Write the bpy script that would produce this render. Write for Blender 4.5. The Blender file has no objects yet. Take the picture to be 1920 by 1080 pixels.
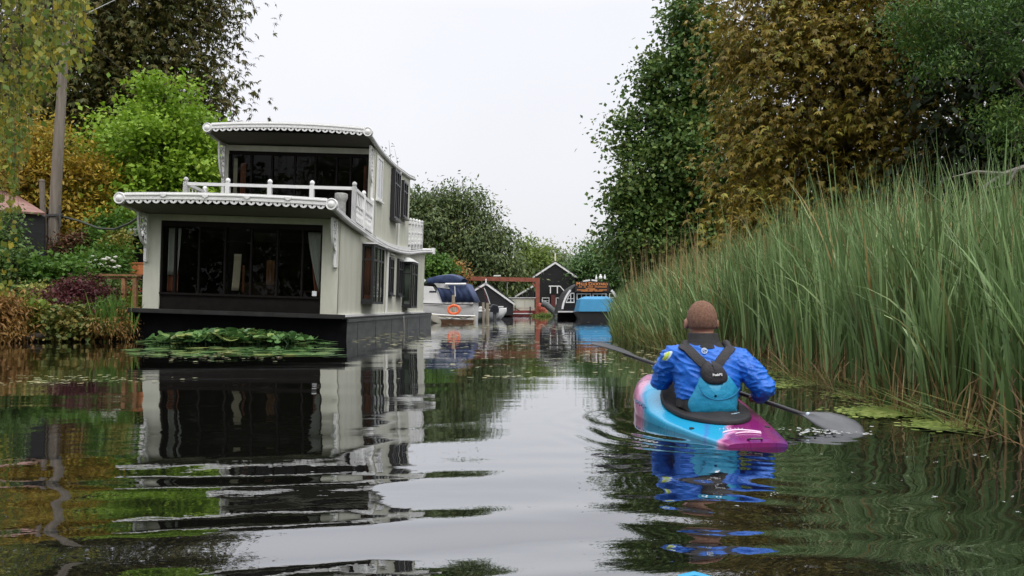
import bpy, math, random
import numpy as np
from mathutils import Vector, Matrix, noise
from mathutils.bvhtree import BVHTree
random.seed(7)
R = np.random.default_rng(11)
SC = bpy.context.scene
COL = SC.collection
# ------------------------------------------------------------------ camera, sky, sun, exposure
F, H, CX, HY = 1443.0, 0.75, 960.0, 576.0     # focal length in photo pixels, eye height, image centre, horizon row
cam_d = bpy.data.cameras.new('camera'); cam = bpy.data.objects.new('camera', cam_d); COL.objects.link(cam)
cam.location = (0, 0, H); cam.rotation_euler = (math.pi / 2, 0, 0)
cam_d.sensor_width = 36; cam_d.lens = 36 * F / 1920; cam_d.shift_y = (HY - 540) / 1920
cam_d.clip_start = 0.05; cam_d.clip_end = 3000
SC.camera = cam
SUN_EL, SUN_ROT = math.radians(55), math.radians(150)
w = bpy.data.worlds.new('World'); SC.world = w; w.use_nodes = True
nt = w.node_tree; nt.nodes.clear()
def N(t, k, **kw):
    n = t.nodes.new(k)
    for a, b in kw.items(): setattr(n, a, b)
    return n
sky = N(nt, 'ShaderNodeTexSky', sky_type='NISHITA'); sky.sun_disc = False
sky.sun_elevation = SUN_EL; sky.sun_rotation = SUN_ROT; sky.air_density = 1.5; sky.dust_density = 4
hsv = N(nt, 'ShaderNodeHueSaturation'); hsv.inputs['Saturation'].default_value = .35
bgn = N(nt, 'ShaderNodeBackground'); bgn.inputs['Strength'].default_value = .05
nt.links.new(sky.outputs[0], hsv.inputs['Color']); nt.links.new(hsv.outputs[0], bgn.inputs[0])
# overcast cloud layer: dimmer at the horizon, brighter overhead, with soft cloud structure
tc = N(nt, 'ShaderNodeTexCoord'); sp = N(nt, 'ShaderNodeSeparateXYZ'); nt.links.new(tc.outputs['Generated'], sp.inputs[0])
cr = N(nt, 'ShaderNodeValToRGB'); nt.links.new(sp.outputs['Z'], cr.inputs[0])
for e, (p, c) in zip([cr.color_ramp.elements[0], cr.color_ramp.elements[1]], [(0, (.30, .30, .318, 1)), (1, (.90, .90, .93, 1))]): e.position = p; e.color = c
e = cr.color_ramp.elements.new(.36); e.color = (.335, .335, .355, 1)
nz = N(nt, 'ShaderNodeTexNoise'); nz.inputs['Scale'].default_value = 2.2; nz.inputs['Detail'].default_value = 4
nt.links.new(tc.outputs['Generated'], nz.inputs['Vector'])
mr = N(nt, 'ShaderNodeMapRange'); mr.inputs['To Min'].default_value = .90; mr.inputs['To Max'].default_value = 1.10
nt.links.new(nz.outputs['Fac'], mr.inputs['Value'])
mx = N(nt, 'ShaderNodeVectorMath', operation='SCALE'); nt.links.new(cr.outputs[0], mx.inputs[0]); nt.links.new(mr.outputs[0], mx.inputs['Scale'])
bgc = N(nt, 'ShaderNodeBackground'); bgc.inputs['Strength'].default_value = 2.3
nt.links.new(mx.outputs[0], bgc.inputs[0])
ad = N(nt, 'ShaderNodeAddShader'); nt.links.new(bgn.outputs[0], ad.inputs[0]); nt.links.new(bgc.outputs[0], ad.inputs[1])
wo = N(nt, 'ShaderNodeOutputWorld'); nt.links.new(ad.outputs[0], wo.inputs[0])
sun_d = bpy.data.lights.new('sun', 'SUN'); sun = bpy.data.objects.new('sun', sun_d); COL.objects.link(sun)
sun_d.energy = 1.3; sun_d.angle = math.radians(25); sun_d.color = (1, .97, .92)
az = SUN_ROT
sdir = Vector((math.sin(az) * math.cos(SUN_EL), math.cos(az) * math.cos(SUN_EL), math.sin(SUN_EL)))
sun.rotation_euler = sdir.to_track_quat('Z', 'Y').to_euler(); sun.location = sdir * 60
vs = SC.view_settings; vs.view_transform = 'Standard'; vs.look = 'None'; vs.exposure = 0; vs.gamma = 1
SC.cycles.max_bounces = 7; SC.cycles.transparent_max_bounces = 8
SC.cycles.caustics_reflective = False; SC.cycles.caustics_refractive = False

# ------------------------------------------------------------------ helpers
def P(x, y, D): return Vector(((x - CX) / F * D, D, H - (y - HY) / F * D))
def m_of(px, D): return px / F * D
def interp(v, pts): return float(np.interp(v, [p[0] for p in pts], [p[1] for p in pts]))
def smooth_curve(pts):
    xs = np.array([p[0] for p in pts]); ys = np.array([p[1] for p in pts]); k = np.gradient(ys, xs)
    def f(x):
        x = min(max(x, xs[0]), xs[-1]); i = min(max(int(np.searchsorted(xs, x)) - 1, 0), len(xs) - 2)
        h = xs[i + 1] - xs[i]; t = (x - xs[i]) / h
        return float((2*t**3 - 3*t*t + 1) * ys[i] + (t**3 - 2*t*t + t) * h * k[i] + (-2*t**3 + 3*t*t) * ys[i+1] + (t**3 - t*t) * h * k[i+1])
    return f

MATS = {}
def M(name, col, rough=.6, var=.18, scale=6, bump=0, bscale=30, metal=0, spec=.5, col2=None, stretch=(1, 1, 1), coat=0, detail=6):
    """principled surface whose colour wanders with noise (wear, dirt) and whose grain is a bump"""
    if name in MATS: return MATS[name]
    m = bpy.data.materials.new(name); m.use_nodes = True; t = m.node_tree; b = t.nodes['Principled BSDF']
    b.inputs['Roughness'].default_value = rough; b.inputs['Metallic'].default_value = metal
    b.inputs['Specular IOR Level'].default_value = spec; b.inputs['Coat Weight'].default_value = coat
    c = N(t, 'ShaderNodeTexCoord'); mp = N(t, 'ShaderNodeMapping'); mp.inputs['Scale'].default_value = stretch
    t.links.new(c.outputs['Object'], mp.inputs[0])
    n = N(t, 'ShaderNodeTexNoise'); n.inputs['Scale'].default_value = scale; n.inputs['Detail'].default_value = detail; n.inputs['Roughness'].default_value = .65
    t.links.new(mp.outputs[0], n.inputs['Vector'])
    r = N(t, 'ShaderNodeValToRGB'); t.links.new(n.outputs['Fac'], r.inputs[0])
    c1 = tuple(x * (1 - var) for x in col); c2 = col2 or tuple(min(1, x * (1 + var)) for x in col)
    r.color_ramp.elements[0].position = .3; r.color_ramp.elements[0].color = (*c1, 1)
    r.color_ramp.elements[1].position = .72; r.color_ramp.elements[1].color = (*c2, 1)
    t.links.new(r.outputs[0], b.inputs['Base Color'])
    if bump:
        n2 = N(t, 'ShaderNodeTexNoise'); n2.inputs['Scale'].default_value = bscale; n2.inputs['Detail'].default_value = 5
        t.links.new(mp.outputs[0], n2.inputs['Vector'])
        bp = N(t, 'ShaderNodeBump'); bp.inputs['Strength'].default_value = bump; bp.inputs['Distance'].default_value = .02
        t.links.new(n2.outputs['Fac'], bp.inputs['Height']); t.links.new(bp.outputs[0], b.inputs['Normal'])
    MATS[name] = m; return m
def M_planks(name, col, pitch=.16, axis='Z', var=.35, rough=.7):
    if name in MATS: return MATS[name]
    m = M(name, col, rough, var, 5, stretch=(1, 1, 8) if axis == 'Z' else (8, 8, 1)); t = m.node_tree; b = t.nodes['Principled BSDF']
    c = N(t, 'ShaderNodeTexCoord'); s = N(t, 'ShaderNodeSeparateXYZ'); t.links.new(c.outputs['Object'], s.inputs[0])
    d = N(t, 'ShaderNodeMath', operation='DIVIDE'); d.inputs[1].default_value = pitch; t.links.new(s.outputs[axis], d.inputs[0])
    f = N(t, 'ShaderNodeMath', operation='FRACT'); t.links.new(d.outputs[0], f.inputs[0])
    bp = N(t, 'ShaderNodeBump'); bp.inputs['Strength'].default_value = 1; bp.inputs['Distance'].default_value = .035
    t.links.new(f.outputs[0], bp.inputs['Height']); t.links.new(bp.outputs[0], b.inputs['Normal'])
    return m
def M_leaf(name, stops, trans=.3, rough=.5):
    """leaves: each leaf carries a random 'tone' that picks its own colour"""
    m = bpy.data.materials.new(name); m.use_nodes = True; t = m.node_tree; b = t.nodes['Principled BSDF']
    a = N(t, 'ShaderNodeAttribute', attribute_name='tone'); r = N(t, 'ShaderNodeValToRGB'); t.links.new(a.outputs['Fac'], r.inputs[0])
    el = r.color_ramp.elements
    while len(el) < len(stops): el.new(.5)
    for i, c in enumerate(stops): el[i].position = i / (len(stops) - 1); el[i].color = (*c, 1)
    t.links.new(r.outputs[0], b.inputs['Base Color']); b.inputs['Roughness'].default_value = rough; b.inputs['Specular IOR Level'].default_value = .3
    tr = N(t, 'ShaderNodeBsdfTranslucent'); t.links.new(r.outputs[0], tr.inputs[0])
    mix = N(t, 'ShaderNodeMixShader'); mix.inputs[0].default_value = trans
    t.links.new(b.outputs[0], mix.inputs[1]); t.links.new(tr.outputs[0], mix.inputs[2])
    t.links.new(mix.outputs[0], t.nodes['Material Output'].inputs[0])
    return m
def M_glass(name, tint=(.75, .78, .76), refl=1.0):
    m = bpy.data.materials.new(name); m.use_nodes = True; t = m.node_tree; t.nodes.clear()
    tr = N(t, 'ShaderNodeBsdfTransparent'); tr.inputs[0].default_value = (*tint, 1)
    g = N(t, 'ShaderNodeBsdfGlossy'); g.inputs['Roughness'].default_value = .01
    fr = N(t, 'ShaderNodeFresnel'); fr.inputs['IOR'].default_value = 1.45
    mu = N(t, 'ShaderNodeMath', operation='MULTIPLY'); mu.inputs[1].default_value = refl; t.links.new(fr.outputs[0], mu.inputs[0])
    mi = N(t, 'ShaderNodeMixShader'); t.links.new(mu.outputs[0], mi.inputs[0]); t.links.new(tr.outputs[0], mi.inputs[1]); t.links.new(g.outputs[0], mi.inputs[2])
    o = N(t, 'ShaderNodeOutputMaterial'); t.links.new(mi.outputs[0], o.inputs[0]); return m

def tag(o, label=None, cat=None, group=None, kind=None):
    if label: o['label'] = label
    if cat: o['category'] = cat
    if group: o['group'] = group
    if kind: o['kind'] = kind
    return o
def thing(name, label, cat, loc=(0, 0, 0), group=None, rot=(0, 0, 0)):
    o = bpy.data.objects.new(name, None); COL.objects.link(o); o.location = loc; o.rotation_euler = rot; o.empty_display_size = .2
    return tag(o, label, cat, group)
def copy_tree(o, parent=None):
    c = o.copy(); COL.objects.link(c); c.parent = parent
    for ch in [x for x in o.children]: copy_tree(ch, c)
    return c
class MB:
    def __init__(s): s.v = []; s.f = []
    def add(s, vs, fs):
        k = len(s.v); s.v += [tuple(v) for v in vs]; s.f += [tuple(i + k for i in f) for f in fs]; return s
    def box(s, x0, x1, y0, y1, z0, z1):
        return s.add([(x0,y0,z0),(x1,y0,z0),(x1,y1,z0),(x0,y1,z0),(x0,y0,z1),(x1,y0,z1),(x1,y1,z1),(x0,y1,z1)],
                     [(0,3,2,1),(4,5,6,7),(0,1,5,4),(1,2,6,5),(2,3,7,6),(3,0,4,7)])
    def bar(s, p, q, wd, ht, up=(0, 0, 1)):
        p, q = Vector(p), Vector(q); d = (q - p).normalized(); u = Vector(up)
        if abs(d.dot(u)) > .95: u = Vector((0, 1, 0))
        a = d.cross(u).normalized(); b = a.cross(d)
        vs = []
        for c in (p, q):
            for i, j in ((-1,-1),(1,-1),(1,1),(-1,1)): vs.append(c + a * wd / 2 * i + b * ht / 2 * j)
        return s.add(vs, [(0,1,2,3),(7,6,5,4),(0,4,5,1),(1,5,6,2),(2,6,7,3),(3,7,4,0)])
    def tube(s, pts, rad, n=8, cap=True):
        pts = [Vector(p) for p in pts]; rad = rad if hasattr(rad, '__len__') else [rad] * len(pts); k = len(s.v); pa = None
        for i, p in enumerate(pts):
            d = (pts[min(i + 1, len(pts) - 1)] - pts[max(i - 1, 0)]).normalized()
            if pa is None: a = d.cross(Vector((0, 0, 1)) if abs(d.z) < .9 else Vector((0, 1, 0))).normalized()
            else: a = (pa - d * pa.dot(d)).normalized()
            pa = a; b = d.cross(a)
            for j in range(n):
                t = 2 * math.pi * j / n; s.v.append(tuple(p + (a * math.cos(t) + b * math.sin(t)) * rad[i]))
        for i in range(len(pts) - 1):
            for j in range(n):
                s.f.append((k+i*n+j, k+i*n+(j+1)%n, k+(i+1)*n+(j+1)%n, k+(i+1)*n+j))
        if cap: s.f.append(tuple(k + j for j in reversed(range(n)))); s.f.append(tuple(k + (len(pts)-1)*n + j for j in range(n)))
        return s
    def prism(s, poly, lo, hi, axis='y'):
        """poly in the plane across the axis: axis y -> (x,z); axis x -> (y,z); axis z -> (x,y)"""
        n = len(poly)
        g = {'y': lambda a, b, t: (a, t, b), 'x': lambda a, b, t: (t, a, b), 'z': lambda a, b, t: (a, b, t)}[axis]
        return s.add([g(a, b, lo) for a, b in poly] + [g(a, b, hi) for a, b in poly],
                     [tuple(range(n)), tuple(reversed(range(n, 2 * n)))] + [(i, i + n, (i + 1) % n + n, (i + 1) % n) for i in range(n)])
    def lathe(s, prof, c, axis='z', n=20):
        k = len(s.v); c = Vector(c)
        for r, h in prof:
            for j in range(n):
                t = 2 * math.pi * j / n; x, y = r * math.cos(t), r * math.sin(t)
                s.v.append(tuple(c + Vector({'z': (x, y, h), 'y': (x, h, y), 'x': (h, x, y)}[axis])))
        for i in range(len(prof) - 1):
            for j in range(n): s.f.append((k+i*n+j, k+i*n+(j+1)%n, k+(i+1)*n+(j+1)%n, k+(i+1)*n+j))
        s.f.append(tuple(k + j for j in range(n))); s.f.append(tuple(k + (len(prof)-1)*n + j for j in range(n)))
        return s
    def sheet(s, rows):
        k = len(s.v); n = len(rows[0])
        for r in rows: s.v += [tuple(p) for p in r]
        for i in range(len(rows) - 1):
            for j in range(n - 1): s.f.append((k+i*n+j, k+i*n+j+1, k+(i+1)*n+j+1, k+(i+1)*n+j))
        return s
    def build(s, name, mat, parent=None, smooth=False, bevel=0, off=None, solid=0):
        me = bpy.data.meshes.new(name)
        vs = s.v
        if off is not None: vs = [(a - off[0], b - off[1], c - off[2]) for a, b, c in vs]
        me.from_pydata(vs, [], s.f); me.validate(); me.update()
        import bmesh
        bm = bmesh.new(); bm.from_mesh(me); bmesh.ops.recalc_face_normals(bm, faces=bm.faces); bm.to_mesh(me); bm.free()
        if smooth: me.polygons.foreach_set('use_smooth', [True] * len(me.polygons))
        me.materials.append(mat)
        o = bpy.data.objects.new(name, me); COL.objects.link(o); o.parent = parent
        if smooth:
            try: me.set_sharp_from_angle(angle=math.radians(42))
            except Exception: pass
        if solid:
            q = o.modifiers.new('solid', 'SOLIDIFY'); q.thickness = solid; q.offset = 0
        if bevel:
            q = o.modifiers.new('bevel', 'BEVEL'); q.width = bevel; q.segments = 2; q.limit_method = 'ANGLE'
        return o
def mesh_np(name, V, Q, mat, parent=None, tone=None, smooth=False, off=None):
    V = np.asarray(V, np.float32)
    if off is not None: V = V - np.asarray(off, np.float32)
    Q = np.asarray(Q, np.int32); k = Q.shape[1]
    me = bpy.data.meshes.new(name); me.vertices.add(len(V)); me.vertices.foreach_set('co', V.ravel())
    me.loops.add(Q.size); me.loops.foreach_set('vertex_index', Q.ravel())
    me.polygons.add(len(Q)); me.polygons.foreach_set('loop_start', np.arange(0, Q.size, k, dtype=np.int32))
    if smooth: me.polygons.foreach_set('use_smooth', np.ones(len(Q), bool))
    me.update(calc_edges=True)
    if tone is not None:
        a = me.attributes.new('tone', 'FLOAT', 'FACE'); a.data.foreach_set('value', np.asarray(tone, np.float32))
    me.materials.append(mat)
    o = bpy.data.objects.new(name, me); COL.objects.link(o); o.parent = parent
    return o
def text_mesh(body, size, mat, name, parent, mtx, extrude=.004, bold=0):
    c = bpy.data.curves.new(name, 'FONT'); c.body = body; c.size = size; c.align_x = 'CENTER'; c.align_y = 'CENTER'; c.extrude = extrude; c.offset = bold; c.resolution_u = 3
    t = bpy.data.objects.new(name, c); COL.objects.link(t); dg = bpy.context.evaluated_depsgraph_get()
    me = bpy.data.meshes.new_from_object(t.evaluated_get(dg)); bpy.data.objects.remove(t); bpy.data.curves.remove(c)
    me.transform(mtx); me.materials.clear(); me.materials.append(mat)
    o = bpy.data.objects.new(name, me); COL.objects.link(o); o.parent = parent; return o

# ------------------------------------------------------------------ foliage
def unit(v): return v / (np.linalg.norm(v, axis=1, keepdims=True) + 1e-9)
def leaf_quads(c, d, up, L, W, fold=.25):
    """diamond leaves: base, left, tip, right; d = direction to the tip"""
    s = unit(np.cross(d, up)); n = np.cross(s, d); L = L[:, None]; W = W[:, None]
    b = c; t = c + d * L; mid = c + d * L * .45
    l = mid - s * W / 2 + n * W * fold * .5; r = mid + s * W / 2 + n * W * fold * .5
    V = np.stack([b, l, t, r], 1).reshape(-1, 3); Q = np.arange(len(c) * 4).reshape(-1, 4); return V, Q
def crown(blobs, clumps, per, size, kind='leaf', droop=.3, spread=.5, seed=1, flat=.6, rough=.22, shell=.25, asp=.55):
    """blobs: (x, y, z, rx, ry, rz). Leaves gather in clumps near the outside of the blobs."""
    g = np.random.default_rng(seed); B = np.array(blobs, float)
    vol = (B[:, 3] * B[:, 4] * B[:, 5]) ** (2 / 3); idx = g.choice(len(B), clumps, p=vol / vol.sum())
    dv = unit(g.normal(size=(clumps, 3))); rr = 1 - np.abs(g.normal(0, shell, clumps)); rr = np.clip(rr, .2, 1)
    rr *= 1 + rough * (np.sin(dv[:, 0] * 5 + idx) + np.sin(dv[:, 1] * 6 + 2 * idx) + np.sin(dv[:, 2] * 7)) / 3 + g.normal(0, rough * .35, clumps)
    C = B[idx, :3] + dv * B[idx, 3:] * rr[:, None]
    ctone = g.random(clumps); cs = spread * g.uniform(.6, 1.35, clumps)
    k = np.repeat(np.arange(clumps), per); n = len(k)
    o = g.normal(size=(n, 3)) * cs[k][:, None] * .5; o[:, 2] *= flat
    p = C[k] + o
    d = unit(dv[k] * .7 + g.normal(size=(n, 3)) * .7 + np.array([0, 0, -droop])); 
    up = unit(np.array([0, 0, 1.]) + g.normal(size=(n, 3)) * .5 + dv[k] * .4)
    tone = np.clip(.5 * ctone[k] + .5 * g.random(n), 0, 1)
    if kind == 'palm':      # palmate leaf: leaflets fan out from one stalk and hang
        m = 6; ang = np.tile(np.linspace(-2.2, 2.2, m), n); q = np.repeat(np.arange(n), m)
        s = unit(np.cross(d, up)); dd = d[q] * np.cos(ang)[:, None] + s[q] * np.sin(ang)[:, None]; dd[:, 2] -= droop * 1.1 + .25 * g.random(n * m); dd = unit(dd)
        L = size * g.uniform(.65, 1.15, n * m) * (.7 + .3 * np.cos(ang)); V, Q = leaf_quads(p[q], dd, up[q], L, L * .30)
        return V, Q, np.clip(tone[q] + g.normal(0, .1, n * m), 0, 1), C
    L = size * g.uniform(.6, 1.3, n); V, Q = leaf_quads(p, d, up, L, L * asp)
    return V, Q, tone, C
def limbs(mb, base, top, r0, C, n, seed, r1=None):
    g = random.Random(seed); base, top = Vector(base), Vector(top)
    ks = 7; pts = []; rs = []
    for i in range(ks):
        t = i / (ks - 1); p = base.lerp(top, t); wob = (top - base).length * .018
        if 0 < i: p += Vector((g.uniform(-wob, wob), g.uniform(-wob, wob), 0))
        pts.append(p); rs.append(r0 * (1.25 if i == 0 else 1 - .82 * t))
    mb.tube(pts, rs, 10)
    for j in range(n):
        c = Vector(C[g.randrange(len(C))]); t = g.uniform(.25, .95); i = int(t * (ks - 1)); a = pts[i].lerp(pts[min(i + 1, ks - 1)], t * (ks - 1) - i)
        mid = a.lerp(c, .5) + Vector((g.uniform(-.2, .2), g.uniform(-.2, .2), .12 * (c - a).length))
        r = r0 * .34 * (1 - .6 * t); mb.tube([a, a.lerp(mid, .5) + Vector((0, 0, .03)), mid, c], [r, r * .75, r * .5, r * .12], 6)
BARK = M('bark', (.075, .055, .04), .85, .4, 5, .8, 18, stretch=(1, 1, .25))
def tree(name, label, blobs, base, top, r0, leafmat, clumps, per, size, nl=16, group=None, kw={}, seed=1, bark=None):
    root = thing(name, label, 'tree', base, group)
    V, Q, t, C = crown(blobs, clumps, per, size, seed=seed, **kw)
    mesh_np('crown', V, Q, leafmat, root, t, off=base)
    mb = MB(); limbs(mb, base, top, r0, C, nl, seed); mb.build('trunk', bark or BARK, root, True, off=base)
    return root
def bl(x, y, D, rx, ry=None, depth=1.0):
    """a foliage mass seen at photo pixel x, y and depth D, radii in pixels"""
    ry = ry or rx; p = P(x, y, D); a, b = m_of(rx, D), m_of(ry, D); return (p.x, p.y, p.z, a, (a + b) / 2 * depth, b)

# ------------------------------------------------------------------ water
KC = np.array([1.22, 4.95])          # where the paddler floats
def water_h(x, y):
    h = np.zeros_like(x)
    def pk(cx, cy, lx, ly, ang, lam, slope, ph=0, wob=.0):
        """a short train of wake waves: gaussian patch, crests along ang"""
        c, s = math.cos(ang), math.sin(ang); dx, dy = x - cx, y - cy
        u = dx * c + dy * s; v = -dx * s + dy * c
        e = np.exp(-(u / lx) ** 2 - (v / ly) ** 2)
        return e * slope * lam / (2 * math.pi) * np.sin(2 * math.pi * v / lam + ph + wob * np.sin(u * 2.1 + ph))
    # wake swells crossing the near water
    h += pk(-.55, 2.55, 1.7, .40, .22, .62, .085, .6, .5)
    h += pk(-.9, 3.30, 1.5, .26, .10, .52, .055, 2.0, .5)
    h += pk(.0, 2.05, 1.3, .25, .24, .34, .085, 1.0, .6)
    h += pk(-.7, 2.0, 1.6, .30, .24, .90, .10, 2.6, .3)
    h += pk(.35, 3.9, .55, .25, .10, .36, .035, 0, 1.0)
    h += pk(-1.2, 4.0, 1.2, .5, .30, 1.1, .022, 1.5, .9)
    h += pk(-1.9, 6.5, 1.6, .9, .0, 1.3, .013, .5, .6)
    h += pk(.9, 2.7, .8, .5, -.1, .22, .05, .5, 1.2)
    h += pk(1.9, 2.6, 1.2, .7, -.35, .30, .010, .5, 1.2)
    h += pk(2.2, 3.6, .9, .6, -.3, .24, .012, 1.5, 1.0)
    # rings spreading from the hull and from the paddle stroke
    def ring(cx, cy, lam, slope, r0, wid, a0=None, aw=1.0, ph=0):
        dx, dy = x - cx, y - cy; r = np.hypot(dx, dy) + 1e-6; e = np.exp(-((r - r0) / wid) ** 2)
        if a0 is not None:
            a = np.arctan2(dy, dx); da = np.arctan2(np.sin(a - a0), np.cos(a - a0)); e = e * np.exp(-(da / aw) ** 2)
        return e * slope * lam / (2 * math.pi) * np.sin(2 * math.pi * r / lam + ph)
    h += ring(1.18, 4.75, .17, .15, .62, .28, math.radians(215), .75)
    h += ring(1.15, 4.55, .13, .13, .55, .22, math.radians(235), .6, 1)
    h += ring(1.05, 5.2, .20, .10, .55, .30, math.radians(185), .6, 2)
    h += ring(1.9, 4.65, .11, .10, .10, .35)
    h += ring(1.35, 4.1, .12, .10, .25, .35, math.radians(280), 1.1)
    h += ring(1.35, 3.6, .26, .05, .5, .7, math.radians(270), 1.1)
    h += ring(-.98, 9.3, .09, .05, .52, .06); h += ring(-2.0, 4.65, .06, .05, .13, .03); h += ring(-1.35, 4.55, .06, .05, .20, .03)
    return h
rn = np.random.default_rng(5)
def spectrum(x, y, lam0, lam1, slope, n, crossy):
    h = np.zeros_like(x)
    for i in range(n):
        lam = math.exp(rn.uniform(math.log(lam0), math.log(lam1))); a = math.pi / 2 + rn.normal(0, crossy); k = 2 * math.pi / lam
        h += slope / math.sqrt(n) / k * np.sin(k * (x * math.cos(a) + y * math.sin(a)) + rn.uniform(0, 6.28))
    return h
def grade(lo, hi, s0, k, far):
    out = [lo]; s = s0
    while out[-1] < hi: out.append(out[-1] + s); s = s0 + k * max(0, out[-1] - lo)
    while out[-1] < far: s *= 1.35; out.append(out[-1] + s)
    return out
ys = [-40, -15, -5, 0, 1.0] + grade(1.35, 40, .017, .0075, 320)
xr = grade(2.8, 14, .03, .05, 170); xl = [-(v) + .0 for v in grade(2.4, 14, .025, .04, 170)][::-1]
xs = xl + list(np.arange(-2.38, 2.79, .021)) + xr
XX, YY = np.meshgrid(np.array(xs), np.array(ys))
fall = np.clip((YY - 1.2) / .4, 0, 1)
amp = np.exp(-((YY - 1.5) / 9) ** 2)
ZZ = water_h(XX, YY) * fall
ZZ += spectrum(XX, YY, .5, 1.6, .005, 9, .35) * np.exp(-((YY - 2) / 5) ** 2) * fall
ZZ += spectrum(XX, YY, .07, .28, .008, 12, .8) * np.exp(-((YY - 2) / 3.5) ** 2) * fall
ZZ += spectrum(XX, YY, .8, 2.5, .004, 8, .25) * np.exp(-((YY - 14) / 14) ** 2)
def M_water():
    m = bpy.data.materials.new('river_water'); m.use_nodes = True; t = m.node_tree; t.nodes.clear()
    d = N(t, 'ShaderNodeBsdfDiffuse'); d.inputs[0].default_value = (.006, .006, .005, 1)
    g = N(t, 'ShaderNodeBsdfGlossy'); g.inputs['Roughness'].default_value = .012; g.inputs[0].default_value = (.97, .98, 1, 1)
    fr = N(t, 'ShaderNodeFresnel'); fr.inputs['IOR'].default_value = 1.34
    pw = N(t, 'ShaderNodeMath', operation='POWER'); pw.inputs[1].default_value = .44; t.links.new(fr.outputs[0], pw.inputs[0])
    # fine ripple: long shallow streaks
    c = N(t, 'ShaderNodeTexCoord'); mp = N(t, 'ShaderNodeMapping'); mp.inputs['Scale'].default_value = (.55, 1.9, 1); t.links.new(c.outputs['Object'], mp.inputs[0])
    n = N(t, 'ShaderNodeTexNoise'); n.inputs['Scale'].default_value = 1.3; n.inputs['Detail'].default_value = 2; n.inputs['Roughness'].default_value = .5; t.links.new(mp.outputs[0], n.inputs['Vector'])
    bp = N(t, 'ShaderNodeBump'); bp.inputs['Strength'].default_value = 1; bp.inputs['Distance'].default_value = .0022; t.links.new(n.outputs['Fac'], bp.inputs['Height'])
    mp2 = N(t, 'ShaderNodeMapping'); mp2.inputs['Scale'].default_value = (5, 11, 1); t.links.new(c.outputs['Object'], mp2.inputs[0])
    n2 = N(t, 'ShaderNodeTexNoise'); n2.inputs['Scale'].default_value = 1.6; n2.inputs['Detail'].default_value = 3; t.links.new(mp2.outputs[0], n2.inputs['Vector'])
    bp2 = N(t, 'ShaderNodeBump'); bp2.inputs['Strength'].default_value = 1; bp2.inputs['Distance'].default_value = .00035; t.links.new(n2.outputs['Fac'], bp2.inputs['Height']); t.links.new(bp.outputs[0], bp2.inputs['Normal'])
    t.links.new(bp2.outputs[0], g.inputs['Normal']); t.links.new(bp2.outputs[0], fr.inputs['Normal'])
    mi = N(t, 'ShaderNodeMixShader'); t.links.new(pw.outputs[0], mi.inputs[0]); t.links.new(d.outputs[0], mi.inputs[1]); t.links.new(g.outputs[0], mi.inputs[2])
    o = N(t, 'ShaderNodeOutputMaterial'); t.links.new(mi.outputs[0], o.inputs[0]); return m
ny, nx = XX.shape
ii = np.arange(ny * nx).reshape(ny, nx)
wq = np.stack([ii[:-1, :-1], ii[:-1, 1:], ii[1:, 1:], ii[1:, :-1]], -1).reshape(-1, 4)
tag(mesh_np('water', np.stack([XX, YY, ZZ], -1).reshape(-1, 3), wq, M_water(), smooth=True), kind='structure')

# ------------------------------------------------------------------ ground and banks
SOIL = M('bank_soil', (.07, .052, .03), .95, .5, 1.6, .8, 12, col2=(.06, .075, .025))
g = MB(); g.sheet([[(-1500, -400, -.9), (1500, -400, -.9)], [(-1500, 2600, -.9), (1500, 2600, -.9)]]); tag(g.build('ground', SOIL), kind='structure')
def bank(name, edge, out, prof, n=60):
    ex = np.array([p[0] for p in edge], float); ey = np.array([p[1] for p in edge], float)
    L = np.concatenate([[0], np.cumsum(np.hypot(np.diff(ex), np.diff(ey)))]); q = np.linspace(0, L[-1], n)
    px_, py_ = np.interp(q, L, ex), np.interp(q, L, ey); rows = []
    for o, z in prof:
        row = []
        for i in range(n):
            a = noise.noise(Vector((px_[i] * .9, py_[i] * .9, o))) ; wob = .18 * a if o < 8 else 0
            row.append((px_[i] + out[0] * (o + wob), py_[i] + out[1] * (o + wob), z + (.10 * a if z > 0 else 0)))
        rows.append(row)
    mb = MB(); mb.sheet(rows); return tag(mb.build(name, SOIL, smooth=True), kind='structure')
PROF = [(-.3, -.6), (0, -.05), (.06, .10), (.35, .26), (1.2, .42), (3, .6), (9, .9), (30, 1.2), (300, 1.3)]
bank('left_bank', [(-11, -30), (-10.5, 4), (-10.7, 12), (-11.6, 16.2), (-10.2, 16.9), (-8.75, 17.2), (-8.72, 20), (-8.6, 33), (-8.2, 40), (-7.6, 60), (-7, 73)], (-.86, .5), PROF)
bank('far_bank', [(-40, 73.5), (-8, 73), (0, 72.5), (12, 72), (60, 72)], (0, 1), PROF)
REDGE = [(-30, 3.4), (3, 2.75), (4.2, 2.82), (5.9, 2.85), (9.5, 3.2), (12.2, 2.6), (17, 2.35), (22, 3.05), (28, 3.95), (36, 5.0), (50, 6.2), (73, 6.6)]
bank('right_bank', [(p[1] + (.55 if p[0] < 11 else .2), p[0]) for p in REDGE], (1, 0), [(-.3, -.6), (0, -.06), (.3, .05), (1.5, .16), (3.5, .35), (8, .8), (30, 1.2), (300, 1.3)])
def redge(y): return np.interp(y, [p[0] for p in REDGE], [p[1] for p in REDGE])

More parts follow.
